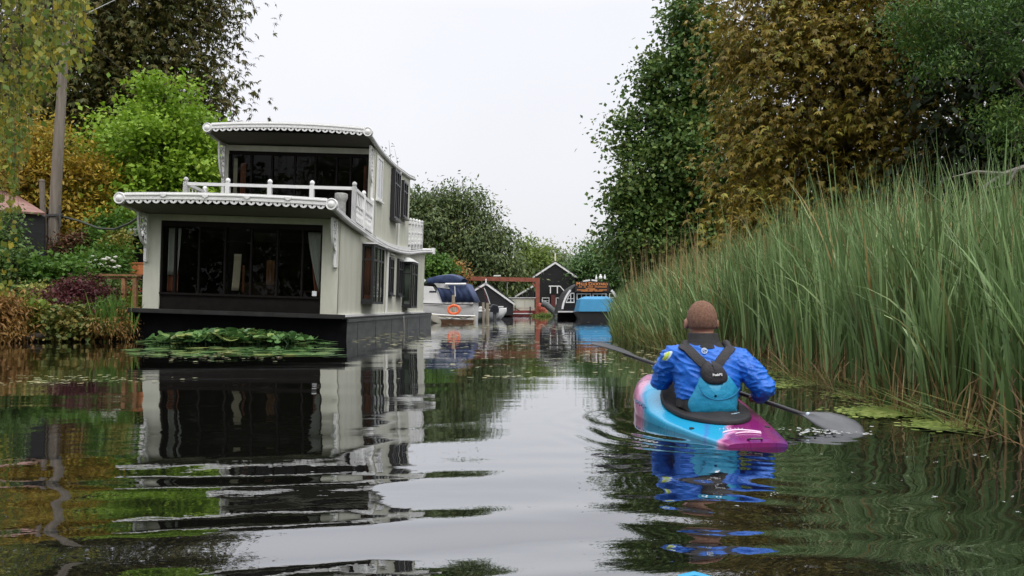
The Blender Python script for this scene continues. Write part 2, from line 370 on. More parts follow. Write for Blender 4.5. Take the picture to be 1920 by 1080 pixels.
# ------------------------------------------------------------------ the houseboat
WHITE = M('white_paint', (.80, .80, .79), .45, .05, 7, .06, 50)
RENDER = M('sage_render', (.52, .52, .43), .8, .06, 1.8, .12, 60, col2=(.63, .63, .54), stretch=(1.6, 1.6, .45))
DARK = M('black_paint', (.014, .014, .016), .4, .3, 8)
DWOOD = M('dark_timber', (.009, .007, .0065), .7, .35, 6, spec=.12)
STEEL = M('hull_steel', (.050, .056, .056), .6, .45, 2.5, .35, 14, col2=(.085, .092, .088), stretch=(1, .5, 2))
BLACKHULL = M('hull_blacking', (.005, .005, .006), .8, .3, 4, .2, 20, spec=.05)
FELT = M('roof_felt', (.035, .035, .038), .9, .25, 6, .4, 60)
SOFFIT = M('soffit_board', (.13, .125, .10), .8, .1, 3)
GLASS = M_glass('window_glass', (.70, .72, .70), .4)
DGLASS = M('dark_pane', (.012, .014, .015), .03, .2, 2, spec=.8)
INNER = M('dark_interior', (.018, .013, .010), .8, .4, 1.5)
FLOORB = M('floor_boards', (.12, .075, .045), .6, .3, 6)
CREAMC = M('cream_curtain_and_slit', (.78, .72, .58), .9, .08, 14, stretch=(6, 6, .3))
GREYC = M('grey_curtain', (.75, .76, .73), .9, .08, 14, stretch=(6, 6, .3))
RUSTC = M('brown_curtain', (.38, .15, .09), .9, .2, 10, stretch=(6, 6, .4))
GREENC = M('pale_green_blind', (.46, .52, .47), .9, .08, 8)
PIPE = M('pipe_white', (.70, .70, .68), .4, .06, 6)

hb = thing('houseboat', 'two storey grey houseboat with white scalloped roof edges moored on the left', 'houseboat', (-6.05, 17.0, 0), None, (0, math.radians(1.85), math.radians(-1.4)))
zl = smooth_curve([(-1.2, 2.86), (-.9, 2.83), (.3, 2.70), (1.76, 2.61), (3.5, 2.52), (5.06, 2.47), (6.7, 2.48), (9.1, 2.59), (11.7, 2.81), (14.5, 3.02), (15.2, 3.06)])
zu = smooth_curve([(2.8, 5.25), (3.15, 5.22), (4.2, 5.12), (5.6, 5.08), (7.1, 5.10), (8.3, 5.17), (9.5, 5.235), (10.8, 5.37)])
# hull: flat fronted pontoon
h = MB(); prof = [(-2.42, .57), (2.42, .57), (2.40, -.35), (-2.40, -.35)]
h.prism(prof, -.02, 14.2)
hull = h.build('hull', STEEL, hb)
b = MB(); b.box(-2.41, 2.41, -.055, -.023, -.35, .555); b.build('bow_plate', BLACKHULL, hull)
b = MB()
for y in (1.0, 3.1, 5.4, 8.2, 11.0): b.box(2.405, 2.425, y, y + .03, -.3, .56)
b.box(2.40, 2.45, -.05, 14.2, .50, .565); b.build('weld_seam', STEEL, hull)
b = MB(); b.box(-2.36, 2.36, -.30, 0, .575, .66); b.box(-2.44, 2.44, -.12, 14.22, .572, .60); b.build('deck_edge', M('deck_edge', (.03, .03, .03), .8, .3, 3, spec=.15), hull)
b = MB(); b.box(2.14, 2.24, -.03, 13.7, .60, .655); b.box(1.80, 2.2, -.06, 0, .60, .655); b.box(-2.24, -1.80, -.06, .0, .60, .655); b.build('skirting', WHITE, hb)
b = MB(); b.tube([(2.46, 7.2, .55), (2.47, 7.25, .3), (2.45, 7.4, .02)], .018, 6); b.build('mooring_rope', M('rope', (.5, .48, .42), .9), hb, True)
# walls
NS = 40
def side_wall(name, x0, x1, ya, yb, zb, zf):
    mb = MB(); ysn = [ya + (yb - ya) * i / NS for i in range(NS + 1)]
    poly = [(y, zb) for y in ysn] + [(y, zf(y) + .03) for y in reversed(ysn)]
    k = len(poly); mb.add([(x0, a, z) for a, z in poly] + [(x1, a, z) for a, z in poly], [])
    n = NS + 1
    for i in range(NS):
        a, bq = i, 2 * n - 1 - i
        mb.f += [(a, a + 1, bq - 1, bq), (a + k, bq + k, bq - 1 + k, a + 1 + k), (bq, bq - 1, bq - 1 + k, bq + k), (a, a + k, a + 1 + k, a + 1)]
    mb.f += [(0, 2*n-1, 2*n-1+k, k), (n-1, n-1+k, n+k, n)]
    return mb.build(name, RENDER, hb)
side_wall('side_wall', 2.05, 2.17, 0, 13.6, .60, zl); side_wall('side_wall', -2.17, -2.05, 0, 13.6, .60, zl)
side_wall('upper_side_wall', 1.97, 2.09, 4.0, 9.9, 2.5, zu); side_wall('upper_side_wall', -2.14, -2.02, 4.0, 9.9, 2.5, zu)
b = MB(); b.box(-2.17, -1.80, -.001, .12, .60, zl(0) + .03); b.box(1.80, 2.17, -.001, .12, .60, zl(0) + .03); b.box(-1.80, 1.80, .0, .12, 2.62, zl(0) + .03); b.build('front_wall', RENDER, hb)
b = MB(); b.box(-2.05, 2.05, 13.45, 13.6, .6, zl(13.5) + .03); b.build('rear_wall', RENDER, hb)
b = MB(); b.box(-2.14, -1.95, 3.999, 4.12, 2.6, 5.13); b.box(1.90, 2.09, 3.999, 4.12, 2.6, 5.13); b.box(-1.95, 1.90, 4.0, 4.12, 4.98, 5.13); b.build('upper_front_wall', RENDER, hb)
b = MB(); b.box(-2.02, 1.97, 9.75, 9.9, 2.6, 5.25); b.build('upper_rear_wall', RENDER, hb)
# roofs
def roof(name, ya, yb, hw, zf, camber, xc=0):
    rows_t, rows_b = [], []
    for i in range(NS + 1):
        y = ya + (yb - ya) * i / NS
        X = [xc + hw * (2 * j / 10 - 1) for j in range(11)]
        cz = [camber * (1 - ((x - xc) / hw) ** 2) for x in X]
        rows_t.append([(x, y, zf(y) + .13 + c) for x, c in zip(X, cz)]); rows_b.append([(x, y, zf(y) + .035 + c * .2) for x, c in zip(X, cz)])
    mb = MB(); mb.sheet(rows_t); r = mb.build(name, FELT, hb, True)
    mb = MB(); mb.sheet(rows_b); mb.build('soffit', SOFFIT, r, True)
    for s in (-1, 1):
        mb = MB(); pts = [(xc + s * (hw + .02), ya + .03 + (yb - ya - .03) * i / NS, 0) for i in range(NS + 1)]
        mb.tube([(p[0], p[1], zf(p[1]) + .055) for p in pts], .055, 8); mb.tube([(p[0] - s * .02, p[1], zf(p[1]) + .135) for p in pts], .035, 6)
        mb.build('gutter', M('gutter_grey', (.52, .52, .51), .45, .15, 3), r, True)
    return r
rl = roof('lower_roof', -.92, 15.0, 2.24, zl, .07); ru = roof('upper_roof', 3.02, 10.75, 2.12, zu, .09, -.025)
def fascia(y, hw, zf, camber, n, rad, par, xc=0):
    """moulded board with a row of pierced scallops and a roundel at each end"""
    m = MB(); SEG = 24
    cz = lambda x: camber * (1 - ((x - xc) / hw) ** 2)
    for z0, z1, p in ((.12, .185, .035), (.185, .21, .055), (.21, .25, .03), (.10, .125, .05)):
        for i in range(SEG):
            xa, xb = xc - hw + .1 + (2 * hw - .2) * i / SEG, xc - hw + .1 + (2 * hw - .2) * (i + 1) / SEG
            za, zb_ = zf(y) + cz(xa), zf(y) + cz(xb)
            m.add([(xa, y - p, za + z0), (xb, y - p, zb_ + z0), (xb, y, zb_ + z0), (xa, y, za + z0), (xa, y - p, za + z1), (xb, y - p, zb_ + z1), (xb, y, zb_ + z1), (xa, y, za + z1)],
                  [(0,3,2,1),(4,5,6,7),(0,1,5,4),(2,3,7,6)])
    fa = m.build('fascia', WHITE, par)
    sc = MB(); step = (2 * hw - .26) / n
    for i in range(n):
        x = xc - hw + .13 + step * (i + .5); z = zf(y) + cz(x) + .105; r = step * .495; h0 = r * .24; K = 16; o = []; q = []
        for j in range(K):
            a = math.pi * 2 * j / K; px_, pz = r * math.cos(a), r * math.sin(a)
            if pz > 0: pz = min(pz, .03)
            o.append((x + px_, z + pz * 1.0)); q.append((x + h0 * math.cos(a), z - r * .36 + h0 * math.sin(a)))
        vs = [(a, y - .035, c) for a, c in o] + [(a, y - .035, c) for a, c in q] + [(a, y - .012, c) for a, c in o] + [(a, y - .012, c) for a, c in q]
        fs = []
        for j in range(K):
            e = (j + 1) % K
            fs += [(j, e, K + e, K + j), (2*K+j, 3*K+j, 3*K+e, 2*K+e), (j, 2*K+j, 2*K+e, e), (K+j, K+e, 3*K+e, 3*K+j)]
        sc.add(vs, fs)
    sc.build('scallop_trim', WHITE, fa)
    for s in (-1, 1):
        c = (xc + s * hw, y - .02, zf(y) + .13)
        q = MB(); q.lathe([(rad, .06), (rad, -.03), (rad * .92, -.05), (rad * .80, -.045), (rad * .72, -.025), (rad * .60, -.025), (rad * .52, -.06), (rad * .30, -.075), (.005, -.08)], c, 'y', 28); q.build('roundel', WHITE, fa, True)
    return fa
fl = fascia(-.92, 2.23, zl, .05, 23, .125, rl); fu = fascia(3.02, 2.10, zu, .085, 22, .125, ru, -.025)
for x in (-1.3, -.42, .46, 1.32): b = MB(); b.prism([(x - .08, zl(-.92) + .25), (x - .05, zl(-.92) + .205), (x, zl(-.92) + .18), (x + .05, zl(-.92) + .205), (x + .08, zl(-.92) + .25)], -.985, -.95); b.build('fascia_boss', WHITE, fl)
b = MB(); b.lathe([(.10, .0), (.10, .24), (.06, .25)], (2.30, 15.0, zl(15) - .02), 'z', 14); b.tube([(-2.2, 15.02, zl(15) + .1), (2.3, 15.02, zl(15) + .1)], .11, 10); b.build('rear_fascia', WHITE, rl, True)
b = MB(); b.tube([(1.42, 5.0, zu(5) + .15), (1.42, 5.0, zu(5) + .42), (1.46, 4.95, zu(5) + .50), (1.62, 4.9, zu(5) + .52), (1.74, 4.88, zu(5) + .46)], .035, 8); b.build('vent_pipe', M('zinc', (.25, .26, .28), .4, .2, 5, metal=.6), ru, True)
# fretwork brackets
def bracket(x, y, zt, drop, out):
    m = MB(); t = .03
    m.box(x - t, x + t, y - .075, y - .002, zt - drop, zt)
    m.box(x - t * .9, x + t * .9, y - out, y - .07, zt - .06, zt)
    arc = [(x, y - out + .02 - .02 * 0 + (out - .08) * (1 - math.cos(a)), zt - .05 - (drop * .62) * math.sin(a)) for a in [math.pi / 2 * i / 10 for i in range(11)]]
    for p, q in zip(arc[:-1], arc[1:]): m.bar(p, q, .045, .05, (1, 0, 0))
    for i, (fy, fz, r) in enumerate(((.42, .15, .075), (.68, .30, .06), (.36, .34, .05), (.74, .12, .05))):
        c = (x, y - out * (1 - fy), zt - drop * fz)
        ring = [(c[0], c[1] + r * math.cos(a), c[2] + r * 1.2 * math.sin(a)) for a in [2 * math.pi * j / 12 for j in range(13)]]
        m.tube(ring, .014, 5, False)
    for fz in (.16, .30, .44, .58, .74): m.bar((x, y - .07, zt - drop * fz), (x, y - .07 - out * max(.06, .55 - fz * .8), zt - drop * fz + .05), .03, .025)
    m.lathe([(.03, 0), (.045, .03), (.02, .06)], (x, y - .04, zt - drop - .05), 'z', 8)
    m.build('roof_bracket', WHITE, hb)
bracket(-2.11, 0, zl(0) + .02, 1.02, .42); bracket(2.11, 0, zl(0) + .02, 1.02, .42)
bracket(-2.06, 4.0, zu(4) + .0, 1.40, .42); bracket(2.02, 4.0, zu(4) + .0, 1.40, .42)
# front glazing, lower saloon
fw_ = MB(); fw_.box(-1.80, 1.80, .02, .09, .60, .70); fw_.box(-1.80, 1.80, .035, .085, .70, 1.00); fw_.box(-1.80, 1.80, -.01, .10, .985, 1.03); fw_.box(-1.80, 1.80, .02, .10, 2.50, 2.62)
mull = [-1.80, -1.50, -.965, -.39, .195, .775, 1.335, 1.755]
for x in mull: fw_.box(x + .01, x + .045, .0, .10, 1.03, 2.50)
ffr = fw_.build('front_window', DWOOD, hb)
for a, c in zip(mull[:-1], mull[1:]):
    b = MB(); b.sheet([[(a + .055, .05, 1.03), (c, .05, 1.03)], [(a + .055, .05, 2.5), (c, .05, 2.5)]]); b.build('pane', GLASS, ffr)
b = MB(); b.box(-2.04, 2.04, .15, 4.4, .60, .63); b.build('cabin_floor', FLOORB, hb)
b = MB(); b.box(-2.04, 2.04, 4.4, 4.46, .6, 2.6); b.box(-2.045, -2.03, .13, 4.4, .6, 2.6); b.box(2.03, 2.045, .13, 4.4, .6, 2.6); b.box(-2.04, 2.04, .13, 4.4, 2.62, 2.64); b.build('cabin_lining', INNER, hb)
def curtain_or_light_slit(name, x0, x1, y, z0, z1, mat, lean=0, n=28, amp=.025, xb=None):
    """a hanging pleated cloth, or a strip standing in for a bright slit; xb = (x0, x1) at the bottom"""
    rows = []; xb = xb or (x0, x1)
    for k in range(9):
        t = k / 8; z = z1 + (z0 - z1) * t; s = t ** 1.4
        a, c = x0 + (xb[0] - x0) * s, x1 + (xb[1] - x1) * s
        rows.append([(a + (c - a) * j / n, y + amp * math.sin(j * 1.9) * (.6 + .4 * t), z) for j in range(n + 1)])
    m = MB(); m.sheet(rows); return m.build(name, mat, hb, True, solid=.006)
curtain_or_light_slit('curtain_or_light_slit', -1.72, -1.44, .20, 1.42, 2.48, GREYC, xb=(-1.72, -1.50)); curtain_or_light_slit('curtain_or_light_slit', -1.74, -1.50, .24, 1.04, 1.5, RUSTC)
curtain_or_light_slit('curtain_or_light_slit', 1.42, 1.76, .20, 1.10, 2.48, GREYC, xb=(1.72, 1.765)); curtain_or_light_slit('curtain_or_light_slit', 1.50, 1.76, .26, 1.03, 2.1, RUSTC, xb=(1.60, 1.77))
curtain_or_light_slit('curtain_or_light_slit', -.32, -.16, .45, 1.12, 1.95, CREAMC, xb=(-.36, -.20)); curtain_or_light_slit('curtain_or_light_slit', -.14, -.10, .5, 1.08, 1.7, RUSTC)  # cream strip is added for the light of a far window showing through
curtain_or_light_slit('curtain_or_light_slit', .27, .45, .9, 1.28, 1.85, M('tan_light_slit', (.40, .22, .11), .9, .15, 10, stretch=(6, 6, .4)))  # no cloth here: tan strip added as a second sliver of far-window light
b = MB(); b.box(1.60, 1.70, .03, .045, 1.05, 1.16); b.build('notice', M('notice_white', (.75, .76, .78), .6, .03), hb)
FURN = M('furniture_brown', (.10, .05, .03), .6, .3, 5)
def inside(o): o.location = hb.location; o.rotation_euler = hb.rotation_euler; return o
so = inside(tag(bpy.data.objects.new('sofa', None), 'dark brown sofa standing inside the lower saloon of the houseboat', 'sofa')); COL.objects.link(so)
b = MB(); b.box(-1.1, -.2, 2.2, 2.9, .66, 1.0); b.build('seat', FURN, so, bevel=.04); b = MB(); b.box(-1.1, -.2, 2.9, 3.05, .66, 1.38); b.build('backrest', FURN, so, bevel=.04)
tb = inside(tag(bpy.data.objects.new('table', None), 'dark brown table standing inside the lower saloon of the houseboat', 'table')); COL.objects.link(tb)
b = MB(); b.box(.8, 1.6, 2.0, 2.6, 1.15, 1.19); b.build('table_top', FURN, tb)
for x, y in ((.85, 2.05), (1.55, 2.05), (.85, 2.55), (1.55, 2.55)): b = MB(); b.box(x - .02, x + .02, y - .02, y + .02, .63, 1.15); b.build('leg', FURN, tb)
# upper glazing
uf = MB(); uf.box(-1.95, 1.90, 4.03, 4.10, 2.75, 2.95); uf.box(-1.95, 1.90, 4.03, 4.10, 4.88, 4.98)
um = [-1.95, -1.35, -.78, -.15, .42, 1.0, 1.38, 1.85]
for x in um: uf.box(x, x + .05, 4.0, 4.10, 2.95, 4.88)
uff = uf.build('upper_window', DWOOD, hb)
for a, c in zip(um[:-1], um[1:]):
    b = MB(); b.sheet([[(a + .05, 4.05, 2.95), (c, 4.05, 2.95)], [(a + .05, 4.05, 4.88), (c, 4.05, 4.88)]]); b.build('pane', GLASS, uff)
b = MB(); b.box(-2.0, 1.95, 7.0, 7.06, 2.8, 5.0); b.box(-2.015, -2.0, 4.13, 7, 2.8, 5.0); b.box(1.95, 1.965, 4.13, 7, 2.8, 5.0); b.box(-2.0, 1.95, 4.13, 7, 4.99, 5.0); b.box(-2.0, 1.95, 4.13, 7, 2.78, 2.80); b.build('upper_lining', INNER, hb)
curtain_or_light_slit('curtain_or_light_slit', -1.88, -1.78, 4.2, 2.95, 4.8, CREAMC); curtain_or_light_slit('curtain_or_light_slit', -1.72, -1.58, 4.3, 2.95, 4.7, RUSTC)
curtain_or_light_slit('curtain_or_light_slit', 1.72, 1.84, 4.25, 2.95, 4.7, RUSTC); 
# house plant behind the upper glass
pl = np.array([[-1.05, 4.45, 3.55, .22, .18, .38]]); V, Q, t_, C = crown(pl, 60, 10, .10, seed=3, spread=.18)
LEAF_HOUSE = M_leaf('house_plant_leaf', [(.10, .14, .04), (.22, .26, .08), (.34, .34, .16)])
hp = inside(tag(bpy.data.objects.new('house_plant', None), 'pale green pot plant behind the left upper window of the houseboat', 'plant')); COL.objects.link(hp)
mesh_np('foliage', V, Q, LEAF_HOUSE, hp, t_); b = MB(); b.lathe([(.10, 2.81), (.14, 3.1), (.15, 3.2), (.13, 3.2)], (-1.05, 4.45, 0), 'z', 14); b.build('pot', M('pot_clay', (.3, .14, .08), .8), hp, True); b = MB(); b.tube([(-1.05, 4.45, 3.1), (-1.04, 4.45, 3.5)], .02, 6); b.build('stem', BARK, hp)
# side windows: frame and pane stand proud of the wall
def side_window(ya, yb, z0, z1, x, framem, proud=.05, bars=(1, 1), lite=None, fw=.07, sill=True):
    m = MB(); m.box(x - .01, x + proud, ya, ya + fw, z0, z1); m.box(x - .01, x + proud, yb - fw, yb, z0, z1)
    m.box(x - .01, x + proud, ya + fw, yb - fw, z0, z0 + fw); m.box(x - .01, x + proud, ya + fw, yb - fw, z1 - fw, z1)
    for i in range(1, bars[0] + 1):
        y = ya + (yb - ya) * i / (bars[0] + 1); m.box(x, x + proud - .005, y - .025, y + .025, z0 + fw, z1 - fw)
    for i in range(1, bars[1] + 1):
        z = z1 - (z1 - z0) * .28 * i; m.box(x, x + proud - .008, ya + fw, yb - fw, z - .02, z + .02)
    if sill: m.box(x - .01, x + proud + .05, ya - .04, yb + .04, z0 - .05, z0 - .003)
    f = m.build('side_window', framem, hb)
    p = MB(); p.box(x + .001, x + .015, ya + fw, yb - fw, z0 + fw, z1 - fw); p.build('pane', lite or DGLASS, f)
    return f
side_window(4.2, 4.95, 3.80, 5.0, 2.09, WHITE, .03, (1, 0), M('sky_pane', (.03, .035, .04), .02, .2, 2, spec=1.0, coat=1))
side_window(6.3, 7.3, 3.52, 5.02, 2.09, DARK, .14, (2, 1)); side_window(8.15, 9.0, 3.78, 4.97, 2.09, DARK, .10, (1, 1))
side_window(5.95, 6.6, 1.20, 2.32, 2.17, DARK, .06, (1, 1)); side_window(7.35, 8.15, 1.20, 2.36, 2.17, DARK, .08, (1, 1))
b = MB(); b.box(2.17, 2.22, 6.0, 6.7, 2.40, 2.425); b.build('window_hood', WHITE, hb)
def bay(ya, yb, z0, z1, out, inner, cap, sillw=None):
    x0, x1 = 2.17, 2.17 + out; m = MB(); p = .06
    for y in (ya, yb - p): m.box(x1 - p, x1, y, y + p, z0, z1)
    for y in (ya, yb - p): m.box(x0, x0 + .05, y, y + p, z0, z1)
    m.box(x0, x1, ya, yb, z0 - .06, z0); m.box(x0, x1, ya, yb, z1, z1 + .05); m.box(x0 + .05, x1 - p, ya, ya + p * .7, z0, z0 + .07)
    n = 3
    for i in range(1, n): y = ya + (yb - ya) * i / n; m.box(x1 - .04, x1 - .002, y - .025, y + .025, z0, z1)
    zt = z1 - (z1 - z0) * .24
    m.box(x1 - .04, x1 - .004, ya + p, yb - p, zt - .02, zt + .02); m.box(x0 + .05, x1 - p, ya + .01, ya + p * .6, zt - .02, zt + .02)
    f = m.build('bay_window', DARK, hb)
    q = MB(); q.box(x0 + .05, x1 - p, ya + .02, ya + .026, z0, z1); q.build('pane', GLASS, f)
    q = MB(); q.box(x1 - .026, x1 - .02, ya + p, yb - p, z0, z1); q.build('pane', GLASS, f)
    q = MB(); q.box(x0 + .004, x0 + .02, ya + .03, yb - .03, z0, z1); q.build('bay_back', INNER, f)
    rows = []
    for k in range(2): rows.append([(x0 + .03 + (out - .12) * j / 14, ya + .14 + .02 * math.sin(j * 1.7), (z0 + .02, z1 - .02)[k]) for j in range(15)])
    q = MB(); q.sheet(rows); q.build('bay_curtain', inner, f, True, solid=.006)
    if sillw: q = MB(); q.box(x0 + .06, x1 - .08, ya + .09, ya + .12, z0 + .01, z0 + .16); q.build('bay_seat', sillw, f)
    if cap == 'plank': q = MB(); q.box(x0, x1 + .06, ya - .05, yb + .1, z1 + .055, z1 + .085); q.build('bay_cap', WHITE, f)
    else:
        q = MB(); cx_ = x0; e = .06
        q.add([(x0, ya - e, z1 + .055), (x1 + e, ya - e, z1 + .055), (x1 + e, yb + e, z1 + .055), (x0, yb + e, z1 + .055), (x0, ya + .15, z1 + .20), (x0 + out * .5, ya + .25, z1 + .20), (x0 + out * .5, yb - .25, z1 + .20), (x0, yb - .15, z1 + .20)],
              [(0,1,5,4),(1,2,6,5),(2,3,7,6),(4,5,6,7),(0,3,2,1)]); q.build('bay_cap', M('lead_white', (.6, .62, .6), .5, .1), f)
bay(2.35, 3.75, .97, 2.36, .30, RUSTC, 'plank', M('red_cushion', (.35, .09, .05), .8, .2))
bay(8.5, 9.75, .86, 2.28, .32, GREENC, 'hip', WHITE)
for pts in ([(2.21, 5.55, zl(5.5) + .03), (2.21, 5.55, .66)], [(2.13, 7.65, zu(7.6) + .02), (2.13, 7.65, zl(7.6) + .2)]):
    b = MB(); b.tube(pts, .042, 10); b.build('downpipe', PIPE, hb, True)
b = MB(); 
rows = [[(2.10, y, zl(y) + .15), (2.16, y, zl(y) + .15), (2.16, y, zl(y) + .27), (2.10, y, zl(y) + .27)] for y in np.linspace(4.0, 10, 20)]; b.sheet(rows); b.build('upper_curb', WHITE, hb)
# balustrades on the two roof terraces
def rail(name, pts, h, zf, posts, bal=.10):
    m = MB()
    for (xa, ya), (xb, yb) in zip(pts[:-1], pts[1:]):
        L = math.hypot(xb - xa, yb - ya); n = max(1, round(L / posts)); z = lambda t: zf(ya + (yb - ya) * t) + .16
        for hh, wd, ht in ((h, .06, .075), (h * .62, .04, .05), (.16, .05, .05))[:1 if abs(ya - yb) < .01 and ya < 3 else 3]:
            m.bar((xa, ya, z(0) + hh), (xb, yb, z(1) + hh), wd, ht)
        for i in range(n + 1):
            t = i / n; x, y = xa + (xb - xa) * t, ya + (yb - ya) * t
            m.box(x - .05, x + .05, y - .05, y + .05, z(t) - .05, z(t) + h + .05); m.lathe([(.03, 0), (.055, .03), (.06, .06), (.045, .10), (.01, .12)], (x, y, z(t) + h + .05), 'z', 10)
        k = 0 if abs(ya - yb) < .01 and ya < 3 else int(L / bal)
        for i in range(1, k):
            t = i / k; x, y = xa + (xb - xa) * t, ya + (yb - ya) * t
            m.lathe([(.016, 0), (.016, .05), (.032, .14), (.016, .24), (.026, .28), (.016, .34), (.016, h - .2)], (x, y, z(t) + .16), 'z', 6)
    return m.build(name, WHITE, hb)
rail('terrace_railing', [(-2.05, 3.9), (-2.1, 1.8), (2.05, 1.8), (2.05, 3.92)], .92, lambda y: zl(y) + .02, .95, .17)
rail('rear_railing', [(2.02, 9.95), (2.02, 13.6), (-2.02, 13.6), (-2.02, 9.95)], .92, lambda y: zl(y) + .05, .75, .15)
b = MB(); c = (1.62, 2.25, zl(2.2) + .15); b.lathe([(.15, 0), (.15, .06), (.12, .10), (.12, .70), (.14, .74), (.16, .80), (.16, .90), (.13, .91), (.12, .86), (.01, .86)], c, 'z', 18); 
tag(b.build('pedestal', M('pedestal_stone', (.50, .50, .48), .8, .35, 9, .3, 20), None, True), 'round grey white pedestal standing behind the terrace railing of the houseboat', 'pedestal')
ped = bpy.data.objects['pedestal']; ped.location = hb.location; ped.rotation_euler = hb.rotation_euler

# ------------------------------------------------------------------ trees
L_BRIGHT = M_leaf('leaf_bright_green', [(0.1075, 0.1955, 0.0161), (0.1771, 0.3105, 0.023), (0.2656, 0.414, 0.0403), (0.3795, 0.483, 0.0575)], .35)
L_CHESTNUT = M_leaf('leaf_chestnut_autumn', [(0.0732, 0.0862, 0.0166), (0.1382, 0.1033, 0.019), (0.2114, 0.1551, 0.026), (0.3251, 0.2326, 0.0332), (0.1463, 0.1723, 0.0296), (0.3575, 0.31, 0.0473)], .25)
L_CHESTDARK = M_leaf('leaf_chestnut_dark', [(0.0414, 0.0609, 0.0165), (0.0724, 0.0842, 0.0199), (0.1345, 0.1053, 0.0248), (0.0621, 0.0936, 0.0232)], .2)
L_MAPLE = M_leaf('leaf_maple', [(0.0378, 0.0794, 0.0227), (0.0662, 0.1323, 0.034), (0.104, 0.189, 0.0416), (0.1607, 0.2079, 0.0473), (0.0567, 0.1134, 0.034)], .25)
L_ORANGE = M_leaf('leaf_orange', [(0.1701, 0.1125, 0.017), (0.3119, 0.2075, 0.0255), (0.4678, 0.3286, 0.0425), (0.2551, 0.2421, 0.0284), (0.1418, 0.1902, 0.0284)], .3)
L_BIRCH = M_leaf('leaf_birch', [(0.075, 0.15, 0.027), (0.135, 0.21, 0.033), (0.24, 0.27, 0.045), (0.45, 0.375, 0.045), (0.12, 0.18, 0.045)], .35)
L_ASH = M_leaf('leaf_ash', [(0.0345, 0.0747, 0.0207), (0.0575, 0.1265, 0.0287), (0.1035, 0.1955, 0.0345), (0.184, 0.1955, 0.0345)], .3)
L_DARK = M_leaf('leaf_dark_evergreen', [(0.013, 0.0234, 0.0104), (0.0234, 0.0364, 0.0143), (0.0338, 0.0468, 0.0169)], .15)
L_WILLOWD = M_leaf('leaf_willow_dark', [(0.0656, 0.0984, 0.0413), (0.0938, 0.1378, 0.0536), (0.1406, 0.187, 0.066), (0.2063, 0.2166, 0.0722)], .25)
L_YGREEN = M_leaf('leaf_yellow_green', [(.10, .16, .03), (.16, .23, .045), (.22, .28, .06)], .35)
L_PALE = M_leaf('leaf_pale_willow', [(.15, .19, .09), (.20, .24, .12), (.25, .28, .15)], .35)
L_MID = M_leaf('leaf_mid_green', [(0.0585, 0.117, 0.039), (0.0975, 0.182, 0.052), (0.13, 0.221, 0.065)], .3)
L_RUST = M_leaf('leaf_rust', [(0.161, 0.0759, 0.023), (0.253, 0.1265, 0.0345), (0.345, 0.2024, 0.0575), (0.138, 0.1139, 0.0345)], .25)
L_PURPLE = M_leaf('leaf_purple', [(.05, .014, .018), (.09, .022, .028), (.13, .04, .04), (.06, .03, .02)], .25)
L_HOSTA = M_leaf('leaf_hosta', [(.10, .17, .02), (.18, .26, .03), (.30, .34, .05)], .3)
L_LAUREL = M_leaf('leaf_laurel', [(.045, .11, .018), (.08, .17, .025), (.13, .23, .03)], .3)
L_VARIEG = M_leaf('leaf_variegated', [(.10, .16, .03), (.35, .36, .10), (.50, .46, .14)], .3)

tree('maple_tree', 'tall dark green maple with open spiky top beside the white sky on the right bank',
     [bl(1255, 330, 33, 95), bl(1215, 430, 33, 85), bl(1275, 190, 33, 68), bl(1293, 60, 33, 36, 80), bl(1340, 290, 33, 110), bl(1290, 460, 33, 110), bl(1340, 120, 33, 60), bl(1180, 360, 33, 40, 35), bl(1170, 250, 33, 30, 40), bl(1225, 140, 33, 25, 40), bl(1400, 420, 33, 110)],
     P(1300, 570, 33), P(1292, 40, 33), .32, L_MAPLE, 640, 120, .20, 24, seed=21, kw=dict(spread=.95, asp=.8, shell=.3))
tree('horse_chestnut_tree', 'huge horse chestnut with hanging brown autumn leaves rising behind the reeds',
     [bl(1560, 150, 21, 190), bl(1470, 60, 21, 120), bl(1430, 330, 21, 105, 100), bl(1570, 330, 21, 170, 150), bl(1680, 240, 21, 150), bl(1520, -70, 21, 160), bl(1700, 50, 21, 150), bl(1430, 425, 20, 105, 70), bl(1600, 440, 20, 140, 80), bl(1410, 210, 21, 60, 50), bl(1720, 400, 21, 120)],
     P(1590, 560, 21), P(1560, 0, 21), .55, L_CHESTNUT, 1250, 24, .20, 26, seed=22, kw=dict(kind='palm', spread=.92, droop=.5, shell=.3, rough=.36))
tree('ash_tree', 'feathery green ash with bare grey limb reaching in from the right edge of the picture',
     [bl(1730, 40, 13, 60, 45), bl(1800, 25, 13, 55, 40), bl(1760, 105, 13, 50, 40), bl(1890, 95, 13, 50, 36), bl(1900, 20, 13, 60, 40), bl(1880, 215, 13, 40, 28), bl(1895, 400, 13, 50, 50), bl(1850, 380, 13, 36, 30), bl(1900, 260, 13, 34, 24)],
     P(2050, 600, 13.5), P(1960, -150, 13.5), .22, L_ASH, 120, 120, .085, 14, seed=23, kw=dict(spread=.42, asp=.34, shell=.35))
lm = MB(); lm.tube([P(1985, 330, 12.3), P(1925, 312, 12.1), P(1880, 326, 12.0), P(1830, 322, 11.9), P(1785, 332, 11.8)], [.06, .045, .035, .025, .008], 6)
lm.tube([P(1880, 326, 12.0), P(1845, 350, 11.9), P(1838, 385, 11.9), P(1868, 420, 11.9)], [.03, .022, .018, .006], 6)
lm.tube([P(1845, 350, 11.9), P(1838, 385, 11.8), P(1850, 410, 11.8)], [.018, .014, .005], 6); lm.tube([P(1905, 318, 12.0), P(1890, 345, 12.0), P(1862, 352, 11.9)], [.03, .018, .006], 6)
ash = bpy.data.objects['ash_tree']; lm.build('bare_limb', M('grey_bark', (.16, .15, .13), .9, .3, 8), ash, True, off=ash.location)
